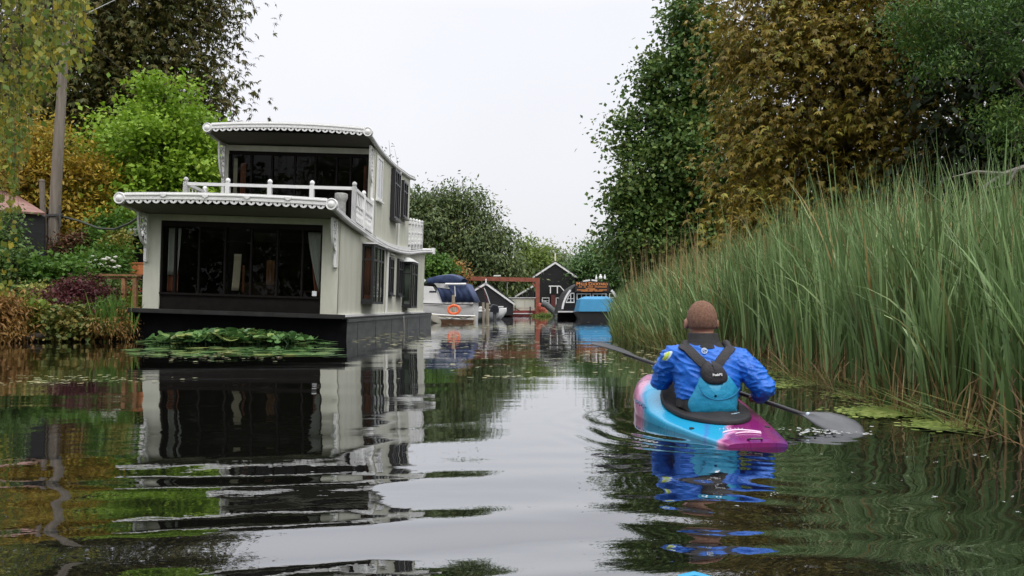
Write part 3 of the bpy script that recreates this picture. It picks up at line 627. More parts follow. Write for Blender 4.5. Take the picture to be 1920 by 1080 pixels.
tree('dark_tree', 'near black evergreen standing behind the ash tree at the far right',
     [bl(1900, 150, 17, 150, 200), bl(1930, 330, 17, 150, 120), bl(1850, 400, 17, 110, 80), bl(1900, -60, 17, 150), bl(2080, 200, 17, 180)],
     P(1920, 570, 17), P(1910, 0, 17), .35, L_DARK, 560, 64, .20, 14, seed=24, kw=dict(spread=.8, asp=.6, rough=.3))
tree('chestnut_tree', 'tall dark chestnut behind the bright green tree on the left bank',
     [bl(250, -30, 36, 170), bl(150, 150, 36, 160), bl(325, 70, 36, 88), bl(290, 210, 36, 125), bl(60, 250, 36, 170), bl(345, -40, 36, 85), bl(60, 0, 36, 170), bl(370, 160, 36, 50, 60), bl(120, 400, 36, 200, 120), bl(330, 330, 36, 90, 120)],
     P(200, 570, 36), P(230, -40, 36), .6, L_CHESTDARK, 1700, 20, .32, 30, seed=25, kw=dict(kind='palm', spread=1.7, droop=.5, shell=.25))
tree('sweet_gum_tree', 'bright lime green pointed tree directly left of the houseboat roof',
     [bl(300, 300, 25, 110), bl(250, 380, 25, 75), bl(350, 340, 25, 95), bl(312, 195, 25, 50, 70), bl(320, 430, 25, 110), bl(270, 240, 25, 50), bl(365, 250, 25, 45), bl(210, 330, 25, 35), bl(230, 450, 25, 60)],
     P(300, 565, 25), P(306, 130, 25), .16, L_BRIGHT, 360, 95, .17, 22, seed=26, kw=dict(spread=.72, asp=.7, shell=.3, rough=.3))
tree('orange_maple_tree', 'orange and yellow maple behind the leaning wooden pole on the left',
     [bl(55, 260, 23, 70, 60), bl(100, 350, 23, 95, 80), bl(50, 420, 23, 90), bl(150, 410, 23, 62, 55), bl(10, 330, 23, 70), bl(160, 330, 23, 45, 35), bl(150, 460, 23, 50, 40)],
     P(70, 560, 23), P(70, 240, 23), .14, L_ORANGE, 300, 80, .15, 18, seed=27, kw=dict(spread=.8, asp=.5, flat=.4, shell=.3))
# weeping birch hanging into the top left corner
bt = thing('weeping_birch', 'weeping birch with hanging yellow green strands in the top left corner', 'tree', (-9.2, 10, .5))
g_ = np.random.default_rng(8); VV, QQ, TT = [], [], []; tw = MB(); nq = 0
for i in range(230):
    D = g_.uniform(8.2, 12.0); px = g_.uniform(-260, 165) if i % 3 else g_.uniform(-60, 165)
    end = np.interp(px, [-260, 0, 40, 75, 100, 150, 165], [620, 560, 330, 250, 190, 150, 110]) * g_.uniform(.55, 1.0)
    if px < 45 and g_.random() < .5: end = g_.uniform(200, 600)
    a, c = P(px + g_.uniform(-25, 25), -260, D), P(px, end, D)
    k = 46 if end > 300 else 34; t = np.sort(g_.random(k) ** .8)
    sw = np.sin(t * 5 + i) * .05
    p = np.stack([a.x + (c.x - a.x) * t + sw, a.y + g_.normal(0, .05, k), a.z + (c.z - a.z) * t], 1)
    d = unit(g_.normal(size=(k, 3)) * .55 + np.array([0, 0, -.9])); up = unit(g_.normal(size=(k, 3)) + np.array([0, -.6, .3]))
    Lf = g_.uniform(.055, .105, k); v, q = leaf_quads(p, d, up, Lf, Lf * .72)
    VV.append(v); QQ.append(q + nq); nq += len(v); TT.append(np.clip(g_.random() * .45 + g_.random(k) * .6, 0, 1))
    tw.tube([a, (a + c) / 2 + Vector((.03, 0, 0)), c], [.005, .003, .001], 4, False)
mesh_np('crown', np.concatenate(VV), np.concatenate(QQ), L_BIRCH, bt, np.concatenate(TT), off=bt.location)
tw.build('twig', BARK, bt, off=bt.location)
b = MB(); b.tube([(-9.2, 10, .3), (-9.1, 10, 2.5), (-8.8, 10.1, 4.6), (-8.2, 10.1, 6.5), (-7.4, 10, 7.4)], [.2, .16, .13, .09, .04], 10); b.build('trunk', M('birch_bark', (.45, .43, .40), .8, .5, 4, .4, 20, col2=(.6, .58, .55)), bt, True, off=bt.location)
# far trees round the boatyard
tree('willow_tree', 'broad dark green willow spreading behind the cabin cruiser and boat shed',
     [bl(850, 430, 72, 78, 66), bl(900, 455, 72, 62, 55), bl(795, 425, 72, 60, 55), bl(930, 480, 72, 42, 40), bl(820, 490, 72, 75, 50), bl(895, 510, 72, 70, 45), bl(870, 385, 72, 40, 26), bl(830, 375, 72, 30, 16), bl(770, 400, 72, 40, 40), bl(955, 510, 72, 35, 30)],
     P(860, 575, 72), P(860, 380, 72), .5, L_WILLOWD, 560, 70, .42, 20, seed=31, kw=dict(spread=1.7, asp=.4, droop=.7))
tree('alder_tree', 'yellow green tree just left of the black gabled barn',
     [bl(988, 490, 90, 32, 34), bl(975, 530, 90, 35, 35), bl(1012, 520, 90, 26, 34)], P(990, 572, 90), P(990, 465, 90), .3, L_YGREEN, 130, 60, .45, 8, seed=32, kw=dict(spread=1.7, asp=.5))
tree('pale_willow_tree', 'pale hazy willow rising farthest away behind the barn ridge',
     [bl(1030, 490, 125, 32, 24), bl(1060, 502, 125, 26, 20), bl(1010, 478, 125, 20, 18), bl(1085, 520, 125, 30, 28), bl(1045, 530, 125, 50, 30)], P(1040, 573, 125), P(1035, 480, 125), .4, L_PALE, 150, 60, .6, 8, seed=33, kw=dict(spread=2.6, asp=.4, droop=.8))
tree('sallow_tree', 'rounded mid green tree above the arched boathouse with its sign',
     [bl(1110, 492, 80, 38, 40), bl(1130, 520, 80, 45, 40), bl(1090, 525, 80, 26, 32), bl(1165, 500, 80, 40, 55)], P(1120, 573, 80), P(1112, 460, 80), .3, L_MID, 190, 70, .4, 8, seed=34, kw=dict(spread=1.6, asp=.5))
tree('holly_bush', 'small rounded green bush seen between houseboat stern and blue boat canopy',
     [bl(812, 506, 52, 30, 26), bl(832, 512, 52, 18, 18), bl(800, 525, 52, 22, 20)], P(815, 576, 52), P(815, 495, 52), .12, L_LAUREL, 100, 50, .28, 6, seed=35, kw=dict(spread=.9, asp=.6))
tree('copper_bush', 'small brown bush between the round green bush and the dark willow',
     [bl(857, 510, 56, 14, 14), bl(848, 520, 56, 14, 16)], P(855, 576, 56), P(855, 500, 56), .08, L_RUST, 40, 40, .25, 4, seed=36, kw=dict(spread=.8, asp=.6))
bs = thing('bare_sapling', 'thin sparse sapling with few leaves showing above the upper houseboat roof', 'tree', P(740, 560, 40))
b = MB(); sr = random.Random(4); tips = []
for i in range(16):
    x = sr.uniform(700, 770); y = 262 + abs(x - 728) * .5 + sr.uniform(0, 60) + (40 if x > 745 else 0); a = P(740, 420, 40); c = P(x, y, 40); mid = a.lerp(c, .6) + Vector((sr.uniform(-.3, .3), 0, .2))
    b.tube([P(740, 560, 40) if i == 0 else a, mid, c], [.03, .015, .005], 5)
    tips += [tuple(mid.lerp(c, sr.uniform(0, 1.05)) + Vector((sr.uniform(-.2, .2), sr.uniform(-.2, .2), sr.uniform(-.2, .2)))) for _ in range(14)]
b.build('trunk', BARK, bs, True, off=bs.location)
tp = np.array(tips); k = len(tp); dd = unit(g_.normal(size=(k, 3)) + np.array([0, 0, -.5])); V, Q = leaf_quads(tp, dd, unit(g_.normal(size=(k, 3))), g_.uniform(.10, .18, k), g_.uniform(.06, .1, k)); mesh_np('crown', V, Q, L_WILLOWD, bs, g_.random(k), off=bs.location)
# far woodland that closes the view, one soft mass
fb = []
for i in range(34):
    x = -300 + i * 75; fb.append(bl(x, 556 - 22 * abs(math.sin(i * 1.7)), 175, 55, 34))
V, Q, t_, C = crown(fb, 900, 40, 1.0, seed=41, spread=4.0, asp=.6); tag(mesh_np('far_woodland', V, Q, L_WILLOWD, None, t_), 'low distant woodland closing the view behind the boatyard', 'woodland', kind='stuff')
# riverside trees behind the viewer, seen only as reflections in the glass
for i, (x, y, h_) in enumerate(((-14, -16, 13), (-5, -24, 12), (6, -22, 14), (14, -14, 13), (-20, -4, 11))):
    tree('riverside_tree', ['dark riverside tree at the left behind the viewer, tallest of that side', 'dark riverside tree straight behind the viewer, left of centre', 'dark riverside tree straight behind the viewer, right of centre', 'dark riverside tree on the right bank behind the viewer', 'dark riverside tree on the left bank level with the viewer'][i],
         [(x, y, h_ * .55, 4.5, 4, h_ * .42), (x + 2, y, h_ * .35, 4, 3.5, h_ * .3), (x - 2, y + 1, h_ * .4, 4, 3.5, h_ * .33)], (x, y, .6), (x, y, h_ * .8), .35, L_MAPLE, 220, 24, .6, 8, 'trees behind the viewer', dict(spread=2.0), 50 + i)

# ------------------------------------------------------------------ left bank: pole, shed, hut, bridge, shrubs
POLEW = M('weathered_pole', (.17, .14, .11), .9, .3, 4, .9, 22, stretch=(3, 3, .18), col2=(.24, .21, .175))
p = thing('utility_pole', 'tall leaning weathered timber pole rising from the left bank shrubs', 'pole', P(98, 560, 21))
b = MB(); b.tube([P(97, 590, 21), P(98, 490, 21), P(108, 300, 21), P(119, 120, 21), P(125, 40, 21)], [.165, .16, .135, .115, .105], 14); b.build('shaft', POLEW, p, True, off=p.location)
b = MB(); b.bar(P(88, 404, 20.85), P(116, 402, 20.85), .05, .06); b.tube([P(112, 385, 20.85), P(113, 425, 20.85)], .03, 8); b.build('bracket', M('iron', (.06, .06, .06), .6), p, off=p.location)
p = thing('timber_post', 'short grey timber post beside the leaning pole and black shed', 'post', P(84, 560, 21.5))
b = MB(); b.tube([P(86, 590, 21.5), P(83, 470, 21.5), P(79, 340, 21.5)], [.09, .085, .075], 10); b.build('shaft', POLEW, p, True, off=p.location)
b = MB(); b.lathe([(.08, 0), (.085, .03), (.05, .07)], P(79, 341, 21.5), 'z', 10); b.build('cap', POLEW, p, off=p.location)
b = MB(); pts = [P(113, 405, 21), P(150, 415, 20.5), P(185, 428, 20), P(215, 430, 19), P(245, 418, 18), P(268, 402, 17.1)]; b.tube(pts, .03, 6)
tag(b.build('power_cable', M('cable_green', (.035, .045, .03), .6), None, True), 'sagging dark cable from the leaning pole to the houseboat roof corner', 'cable')
b = MB(); b.tube([P(123, 60, 21), P(165, 24, 24), P(215, 0, 28), P(300, -45, 34)], .012, 5); tag(b.build('overhead_wire', M('wire_pale', (.30, .30, .29), .5), None), 'pale overhead wire running up right from the pole top', 'wire')
b = MB(); b.tube([P(124, 50, 21), P(180, 90, 24), P(240, 140, 28), P(330, 215, 36)], .011, 5); tag(b.build('overhead_wire', M('wire_dark', (.05, .05, .05), .5), None), 'dark overhead wire running down right across the chestnut tree', 'wire')
SHEDB = M_planks('black_boards', (.016, .016, .018), .19)
s = thing('garden_shed', 'black weatherboarded shed with rusty pink tin roof at the left edge', 'shed', (-13.6, 21.2, .8))
A_, B_, C_, D_ = P(82, 406, 20), P(-150, 388, 18.2), P(-20, 340, 24.5), P(-260, 300, 22.5)
b = MB(); b.add([(A_.x, A_.y, .2), (B_.x, B_.y, .2), tuple(B_), tuple(A_)], [(0,1,2,3)]); b.build('wall', SHEDB, s, off=s.location, solid=.06)
b = MB(); b.add([(A_.x, A_.y + .04, .2), (P(70, 500, 24.6).x, A_.y + 4.6, .2), (P(70, 500, 24.6).x, A_.y + 4.6, A_.z), tuple(C_), (A_.x, A_.y + .04, A_.z)], [(0,1,2,3,4)]); b.build('gable', SHEDB, s, off=s.location, solid=.05)
up_ = Vector((0, -.12, .05))
b = MB(); b.add([tuple(A_ + up_ + Vector((.12, 0, 0))), tuple(B_ + up_), tuple(D_ + up_), tuple(C_ + up_ + Vector((.1, 0, 0)))], [(0,1,2,3)])
b.build('roof', M('rusty_tin', (.27, .12, .10), .7, .35, 2.5, .2, 30, col2=(.34, .21, .18)), s, off=s.location, solid=.05)
s = thing('landing_hut', 'small black hut with white scalloped eave just left of the houseboat', 'hut', P(243, 576, 22.5))
a, c = P(228, 492, 22.5), P(300, 492, 22.5)
b = MB(); b.box(a.x, c.x, 22.5, 24.5, .3, P(0, 436, 22.5).z); b.build('wall', SHEDB, s, off=s.location)
z0, z1 = P(0, 439, 22).z, P(0, 429, 22).z; x0 = P(220, 0, 22).x
b = MB(); b.box(x0, c.x, 21.95, 22.0, z0, z1); b.build('fascia', WHITE, s, off=s.location)
b = MB(); b.box(x0, c.x, 22.0, 24.6, z1 - .03, z1 + .03); b.build('roof', FELT, s, off=s.location)
b = MB()
for i in range(8): b.lathe([(.075, 0), (.075, .02)], (x0 + .08 + i * .155, 21.96, z0 + .01), 'y', 12)
b.build('scallop_trim', WHITE, s, off=s.location)
t = thing('trellis', 'small brown wooden trellis leaning on the landing hut wall', 'trellis', P(230, 517, 21.9))
b = MB()
for x in (222, 229, 236): b.bar(P(x, 522, 21.9), P(x + 1, 482, 21.9), .035, .03)
for y in (488, 498, 508): b.bar(P(220, y, 21.88), P(238, y, 21.88), .025, .025)
b.build('lattice', M('trellis_wood', (.20, .12, .07), .8, .3), t, off=t.location)
RAILW = M('rail_timber', (.33, .16, .07), .6, .3, 3, .3, 30, stretch=(1, 1, 3), col2=(.42, .22, .10))
t = thing('footbridge', 'brown timber footbridge handrail leading from garden to houseboat', 'footbridge', P(210, 583, 18.3))
b = MB(); pts = [P(143, 520, 19.6), P(165, 516.5, 19.2), P(200, 515.5, 18.6), P(262, 516.5, 17.7)]
for q, r in zip(pts[:-1], pts[1:]): b.bar(q, r, .11, .045)
b.build('handrail', RAILW, t, off=t.location)
b = MB(); pts = [P(148, 524.5, 19.7), P(200, 521, 18.7), P(262, 522.5, 17.8)]
for q, r in zip(pts[:-1], pts[1:]): b.bar(q, r, .05, .05)
b.build('lower_rail', RAILW, t, off=t.location)
for x, D, y1 in ((183, 18.9, 575), (233, 18.1, 583), (254, 17.8, 583)): b = MB(); b.bar(P(x - 1, y1, D), P(x, 522, D), .09, .09); b.build('post', RAILW, t, off=t.location)
b = MB(); b.add([P(226, 578, 18.2), P(262, 580, 17.5), P(268, 574, 19.5), P(225, 573, 20)], [(0,1,2,3)]); b.build('plank_deck', RAILW, t, off=t.location, solid=.06)
b = MB(); q = P(258, 514, 20.5); b.box(q.x - .09, q.x + .3, 20.3, 20.8, q.z - .02, q.z + .26); b.box(q.x - .12, q.x + .3, 20.28, 20.82, q.z + .27, q.z + .30)
for i in range(1): b.box(q.x - .1, q.x - .06, 20.27, 20.29, q.z, q.z + .26)
tag(b.build('wooden_crate', M('orange_wood', (.50, .17, .06), .6, .2, 5)), 'orange wooden crate standing against the landing hut', 'crate')
b = MB(); b.box(q.x - .1, q.x + .3, 20.25, 20.85, .4, q.z - .03); tag(b.build('crate_stand', DWOOD), 'dark stand under the orange wooden crate', 'stand')

def shrub(name, label, cat, blobs, leafmat, clumps, per, size, seed, group=None, base=None, **kw):
    x, y, z = blobs[0][:3]; base = base or (x, y, .3); root = thing(name, label, cat, base, group)
    V, Q, t, C = crown(blobs, clumps, per, size, seed=seed, **kw); mesh_np('foliage', V, Q, leafmat, root, t, off=base)
    mb = MB(); rr = random.Random(seed)
    for j in range(7):
        c = Vector(C[rr.randrange(len(C))]); a = Vector(base) + Vector((rr.uniform(-.1, .1), rr.uniform(-.1, .1), -.1)); mb.tube([a, a.lerp(c, .5) + Vector((0, 0, .1)), c], [.025, .016, .005], 5)
    mb.build('stem', BARK, root, off=base); return root
def sb(x, y, D, rx, ry=None): return bl(x, y, D, rx, ry, .9)
shrub('laurel_bush', 'fresh green leafy laurel at the foot of the leaning pole', 'bush', [sb(90, 520, 19, 30, 34), sb(125, 508, 19, 38, 24), sb(60, 520, 19, 25, 30), sb(150, 525, 18.9, 28, 18)], L_LAUREL, 110, 42, .15, 61, spread=.38)
wf = shrub('white_flowering_bush', 'green bush with white flowers behind the footbridge rail', 'bush', [sb(165, 498, 20, 40, 18), sb(200, 500, 20, 28, 17), sb(210, 478, 20.6, 18, 22)], L_LAUREL, 80, 42, .13, 62, spread=.36)
b = MB(); rr = random.Random(3)
for i in range(26): c = P(rr.uniform(150, 226), rr.uniform(482, 504), 19.5 + rr.uniform(-.1, .2)); b.lathe([(.005, 0), (.05, .02), (.055, .045), (.01, .06)], c, 'z', 7)
fl_ = b.build('blossom', M('white_petal', (.75, .74, .66), .6, .1), wf, off=wf.location); tag(fl_, kind='stuff')
shrub('purple_berberis', 'dark purple red shrub in front of the footbridge', 'shrub', [sb(130, 560, 17.6, 42, 30), sb(165, 550, 17.8, 36, 30), sb(115, 575, 17.5, 30, 20), sb(170, 580, 17.5, 25, 18)], L_PURPLE, 150, 46, .085, 63, spread=.32)
shrub('yellow_hosta', 'yellow green broad leaved clump low on the left bank', 'plant', [sb(48, 583, 17.2, 24, 16), sb(72, 592, 17.1, 22, 14), sb(62, 604, 17, 22, 10)], L_HOSTA, 46, 22, .17, 64, spread=.3, asp=.75)
shrub('variegated_bush', 'small cream and yellow variegated bush above the yellow green clump', 'bush', [sb(70, 550, 17.8, 18, 14), sb(82, 568, 17.6, 18, 12)], L_VARIEG, 36, 26, .11, 65, spread=.26)
shrub('rust_fern', 'rusty brown drooping fern heap in the lower left corner of the bank', 'fern', [sb(8, 585, 16.4, 28, 32), sb(15, 622, 16.2, 24, 20), sb(-30, 600, 16.2, 40, 44)], L_RUST, 150, 40, .12, 66, spread=.34, droop=1.0, asp=.3)
shrub('ivy_heap', 'dull brown green ivy tumbling down to the water between fern and irises', 'ivy', [sb(120, 600, 17, 26, 22), sb(150, 610, 16.9, 28, 22), sb(105, 618, 16.8, 24, 14), sb(140, 590, 17.1, 14, 20)], M_leaf('leaf_ivy', [(.07, .11, .02), (.10, .14, .03), (.22, .17, .04), (.14, .18, .04), (.07, .13, .02)], .2), 110, 36, .11, 67, spread=.32, asp=.8)
shrub('rust_sedge', 'rusty dead sedge clump between the irises and the black houseboat bow', 'sedge', [sb(225, 598, 16.9, 22, 22), sb(205, 615, 16.8, 28, 14), sb(235, 615, 16.8, 18, 14), sb(180, 618, 16.8, 22, 13)], L_RUST, 34, 40, .10, 68, spread=.3, asp=.22, droop=.8)
shrub('bronze_shrub', 'small bronze leaved shrub just right of the leaning pole', 'shrub', [sb(140, 460, 21, 26, 18), sb(120, 470, 21, 18, 14)], M_leaf('leaf_bronze', [(.10, .05, .03), (.18, .085, .05), (.10, .10, .03)], .3), 46, 30, .11, 69, spread=.3)
shrub('green_shrub', 'mid green loose shrub left of the landing hut under the cable', 'shrub', [sb(200, 455, 21.5, 32, 24), sb(215, 425, 22, 28, 24), sb(185, 478, 21.3, 20, 16)], L_LAUREL, 90, 42, .15, 70, spread=.4)
shrub('yellow_climber', 'yellowing climber beside the trellis and landing hut', 'climber', [sb(212, 468, 21, 16, 20), sb(224, 450, 21.2, 10, 22)], M_leaf('leaf_yellowing', [(.14, .15, .03), (.28, .25, .05), (.12, .16, .03)], .3), 44, 26, .11, 71, spread=.28)
shrub('dark_bush', 'shady dark green bush against the black shed wall', 'bush', [sb(25, 540, 18.6, 40, 34), sb(45, 560, 18.4, 30, 24), sb(-20, 500, 18.4, 50, 60), sb(5, 440, 18.8, 18, 50)], L_MAPLE, 170, 46, .12, 72, spread=.4)
shrub('bank_hosta', 'low bright green plant under the footbridge beside the houseboat', 'plant', [sb(250, 570, 18.4, 12, 10), sb(242, 580, 18.2, 12, 8)], L_HOSTA, 22, 18, .15, 73, spread=.2, asp=.7)
shrub('red_geranium', 'small red flowering plant behind the footbridge posts', 'plant', [sb(240, 548, 19.4, 12, 8), sb(246, 556, 19.4, 10, 8)], M_leaf('petal_red', [(.05, .10, .02), (.40, .03, .03), (.5, .05, .05)], .2), 22, 22, .07, 74, spread=.2)
shrub('shade_bush', 'dark green bush filling the shade under the footbridge', 'bush', [sb(205, 545, 19.3, 40, 26), sb(235, 540, 20.3, 36, 26), sb(195, 590, 17.6, 34, 24), sb(90, 610, 17.6, 40, 20)], L_MAPLE, 160, 44, .11, 75, spread=.36)
# irises: sword leaves
def blades(name, base, h, wd, lean, bend, mat, tone, parent=None, off=None, seg=6, az=None, seed=0, tipw=.08):
    g = np.random.default_rng(seed); n = len(base)
    if az is None: az = g.uniform(0, 2 * math.pi, n)
    dirv = np.stack([np.cos(az), np.sin(az), np.zeros(n)], 1); f = az + g.normal(0, .9, n) + math.pi / 2; side = np.stack([np.cos(f), np.sin(f), np.zeros(n)], 1)
    t = np.linspace(0, 1, seg + 1); ang = lean[:, None] + bend[:, None] * t[None] ** 1.7
    dl = h[:, None] / seg; dx = np.concatenate([np.zeros((n, 1)), np.cumsum(np.sin(ang[:, :-1]) * dl, 1)], 1); dz = np.concatenate([np.zeros((n, 1)), np.cumsum(np.cos(ang[:, :-1]) * dl, 1)], 1)
    c = base[:, None] + dirv[:, None] * dx[..., None] + np.array([0, 0, 1.]) * dz[..., None]
    wt = wd[:, None] * np.clip(np.minimum(.75 + t * .8, (1 - t) * 2.2 + tipw), 0, 1)[None]
    V = np.stack([c - side[:, None] * wt[..., None] / 2, c + side[:, None] * wt[..., None] / 2], 2).reshape(-1, 3)
    i0 = (np.arange(n)[:, None] * (seg + 1) + np.arange(seg)[None]).reshape(-1) * 2
    Q = np.stack([i0, i0 + 1, i0 + 3, i0 + 2], 1)
    return mesh_np(name, V, Q, mat, parent, np.repeat(tone, seg), True, off)
L_IRIS = M_leaf('leaf_iris', [(.06, .13, .025), (.10, .20, .035), (.17, .26, .05)], .25)
n = 230; bx = np.array([P(x, 612, 16.9 + g_.uniform(-.2, .5)) for x in g_.normal(212, 15, n)]); bx[:, 2] = .12 + g_.random(n) * .1
it = thing('iris_clump', 'upright green sword leaved iris clump at the water beside the footbridge', 'iris', (bx[:, 0].mean(), 16.9, .15))
blades('leaf', bx, g_.uniform(.5, .95, n), g_.uniform(.025, .04, n), np.abs(g_.normal(0, .14, n)), np.abs(g_.normal(.15, .3, n)), L_IRIS, g_.random(n), it, off=it.location, seed=1)['kind'] = 'stuff'
l = MB(); l.tube([P(25, 634, 16.6), P(60, 632, 16.7), P(110, 629, 16.8)], [.09, .11, .08], 10); tag(l.build('bank_log', M('wet_log', (.05, .04, .03), .7, .4, 4, .6, 14), None, True), 'dark wet log edging the left bank at the waterline', 'log')

# ------------------------------------------------------------------ boatyard across the water
ORANGE = M('orange_plastic', (.75, .13, .03), .5, .1)
GEL = M('white_gelcoat', (.78, .78, .77), .25, .05, 3)
NAVY = M('navy_canvas', (.025, .045, .12), .75, .3, 3, .35, 6, col2=(.05, .08, .18))
CLEARV = M('clear_vinyl', (.42, .42, .42), .15, .25, 3)
OLDWOOD = M('old_post', (.30, .25, .18), .9, .3, 4, .6, 20, stretch=(2, 2, .3), col2=(.40, .35, .27))
def hull_mb(L, B, zg, dr, bowx=1, n=14, flare=.75, sheer=.18, trans=.8):
    """boat hull along +x (bow at +x): ring sections keel to gunwale"""
    rows = []
    for i in range(n + 1):
        t = i / n; wd = B / 2 * (trans + (1 - trans) * min(1, t * 3)) * (1 if t < .45 else math.sqrt(max(0.0, 1 - ((t - .45) / .55) ** 2.2)))
        wd = max(wd, .02); x = -L / 2 + L * t; zg_ = zg + sheer * (t ** 2); zk = -dr + (zg_ + dr) * max(0, (t - .75) / .25) ** 2 * .7
        rows.append([(x, s * wd * f, zk + (zg_ - zk) * q) for s, f, q in ((-1, 1, 1), (-1, .96, .6), (-1, flare, .25), (-1, .05, 0), (1, flare, .25), (1, .96, .6), (1, 1, 1))])
    m = MB(); m.sheet(rows); m.sheet([[rows[i][0], ((rows[i][0][0]), 0, rows[i][0][2] + .04), rows[i][6]] for i in range(n + 1)]); k = rows[0]
    m.add(k, [tuple(range(7))]); return m
D = 40.0; px1 = D / F
cr_ = thing('cabin_cruiser', 'white cabin cruiser with navy blue canvas cover moored behind the houseboat', 'boat', P(838, 603, 40), None, (0, 0, math.pi - .10))
L = 6.4; ox = -L / 2 + 1.55
def cx(px): return -(px - 838) * px1            # local x of a photo column (the bow points left)
def cz(py): return H - (py - HY) * px1
m = hull_mb(L, 2.3, cz(572), .25, sheer=.22); m.v = [(x + cx(893) + L / 2, y, z) for x, y, z in m.v]; m.build('hull', GEL, cr_, True)
b = MB()
for s in (-1, 1): b.tube([(cx(893), s * 1.0, cz(571)), (cx(860), s * 1.17, cz(571)), (cx(800), s * 1.18, cz(569)), (cx(760), s * 1.05, cz(567))], .035, 6)
b.build('rubbing_strake', DARK, cr_, True)
b = MB(); y = .98
prof = [(cx(893), cz(572)), (cx(893), cz(566)), (cx(834), cz(564)), (cx(818), cz(538)), (cx(794), cz(536)), (cx(745), cz(560)), (cx(720), cz(571))]
b.prism(prof, -y, y, 'y'); b.build('cabin', GEL, cr_, bevel=.04)
b = MB(); b.prism([(cx(826), cz(536)), (cx(826), cz(533.5)), (cx(794), cz(533)), (cx(790), cz(536))], -1.0, 1.0, 'y'); b.build('cabin_top', DWOOD, cr_)
b = MB(); b.prism([(cx(802), cz(561)), (cx(796), cz(545)), (cx(782), cz(547)), (cx(770), cz(560))], .985, 1.0, 'y'); b.build('cabin_window', DGLASS, cr_)
b = MB(); b.box(cx(825), cx(812), .985, 1.0, cz(549), cz(546)); b.build('name_plate', M('ink', (.03, .03, .05), .5), cr_)
# canvas: a low roof over the well and a sloping side curtain
b = MB()
rows = []
for px_, zt, zs, hw in ((806, 521, 533, .95), (822, 517, 532, 1.02), (847, 514, 531, 1.06), (862, 517, 530, 1.05), (872, 522, 529, 1.0)):
    rows.append([(cx(px_), -hw, cz(zs)), (cx(px_), -hw * .9, cz(zt + 3)), (cx(px_), 0, cz(zt)), (cx(px_), hw * .9, cz(zt + 3)), (cx(px_), hw, cz(zs))])
b.sheet(rows); b.build('canopy', NAVY, cr_, True, solid=.02)
b = MB(); rows = []
for j in range(15):
    t = j / 14; px_ = 824 + 56 * t; pb = 836 + 60 * t; fo = .05 * math.sin(j * 2.3)
    rows.append([(cx(px_), 1.02 + fo * .3, cz(533)), (cx(px_ * .5 + pb * .5), 1.06 + fo, cz(549)), (cx(pb), 1.02 + fo * .6, cz(566.5))])
b.sheet(rows); rows = []
for j in range(9):
    t = j / 8; yy = 1.02 - 2.04 * t; rows.append([(cx(880), yy, cz(533)), (cx(896), yy * .98, cz(566.5))])
b.sheet(rows); b.build('side_curtain', NAVY, cr_, True, solid=.015)
b = MB(); b.add([(cx(806), 1.0, cz(527)), (cx(800), 1.0, cz(533)), (cx(797), 1.0, cz(533)), (cx(803), 1.0, cz(524))], [(0,1,2,3)]); b.build('windscreen_frame', GEL, cr_, solid=.05)
b = MB(); b.add([(cx(821), 1.045, cz(532)), (cx(845), 1.05, cz(533)), (cx(851), 1.09, cz(543)), (cx(828), 1.075, cz(540))], [(0,1,2,3)]); b.build('clear_window', CLEARV, cr_, solid=.008)
b = MB(); b.tube([(cx(843), 1.16, cz(534)), (cx(881), 1.16, cz(534))], .055, 8); b.build('rolled_cover', WHITE, cr_, True)
D = 36.5
tn = thing('dinghy', 'small cream and brown tender with orange life ring beside the white cruiser', 'boat', P(846, 606, 36.5), None, (0, 0, math.pi + .12))
m = hull_mb(2.25, 1.05, .34, .12, sheer=.10, flare=.85); m.build('hull', M('cream_hull', (.66, .62, .52), .5, .12, 3), tn, True)
b = MB(); b.tube([(-1.05, .5, .35), (-.3, .56, .36), (.5, .5, .39), (1.05, .1, .46)], .035, 6); b.tube([(-1.02, .5, .20), (-.3, .56, .21), (.5, .48, .24), (1.0, .1, .34)], .022, 6); b.build('gunwale', WHITE, tn, True)
b = MB(); b.sheet([[(-1.06, .465, .15), (-.3, .535, .15), (.45, .48, .17), (.95, .15, .22)], [(-1.0, .40, -.05), (-.3, .455, -.05), (.45, .40, -.05), (.8, .12, -.05)]]); b.build('bottom_paint', M('brown_antifoul', (.23, .12, .07), .7, .3), tn, True)
b = MB(); b.tube([(-.9, .53, .33), (-.55, .58, .20), (-.2, .575, .31), (.1, .575, .20), (.4, .55, .30)], .012, 5); b.build('fender_rope', DARK, tn, True)
lr = MB(); c = P(851, 580, 36.1); ring = [(c.x + .26 * math.cos(a), c.y + .05 * math.sin(a), c.z + .20 * math.sin(a) - .02) for a in [2 * math.pi * j / 20 for j in range(21)]]
lr.tube(ring, .065, 8, False); tag(lr.build('life_ring', ORANGE, None, True), 'orange life ring hanging on the post above the dinghy', 'life ring')
def post(x, y0, y1, D, r, label, lean=0):
    b = MB(); b.tube([P(x, y0, D), P(x + lean * .5, (y0 + y1) / 2, D), P(x + lean, y1, D)], [r * 1.05, r, r * .92], 10)
    return tag(b.build('mooring_post', OLDWOOD, None, True), label, 'mooring post', 'timber mooring posts by the boats')
post(850, 612, 553, 36.9, .085, 'pale mooring post rising behind the orange life ring'); post(914, 606, 568, 41, .09, 'mooring post right of the white cruiser stern, tallest of the pair'); post(906, 604, 567, 42.5, .075, 'thin mooring post just left of the tallest one beside the outboards')
b = MB(); b.tube([P(853.5, 556, 36.9), P(852.5, 536, 36.9)], .022, 6); tag(b.build('metal_pole', PIPE), 'slim metal pole fixed on top of the pale mooring post', 'pole')
sk = thing('skiff', 'grey skiff with dark outboard moored between the cruiser and red barge', 'boat', P(897, 603, 43), None, (0, 0, .5))
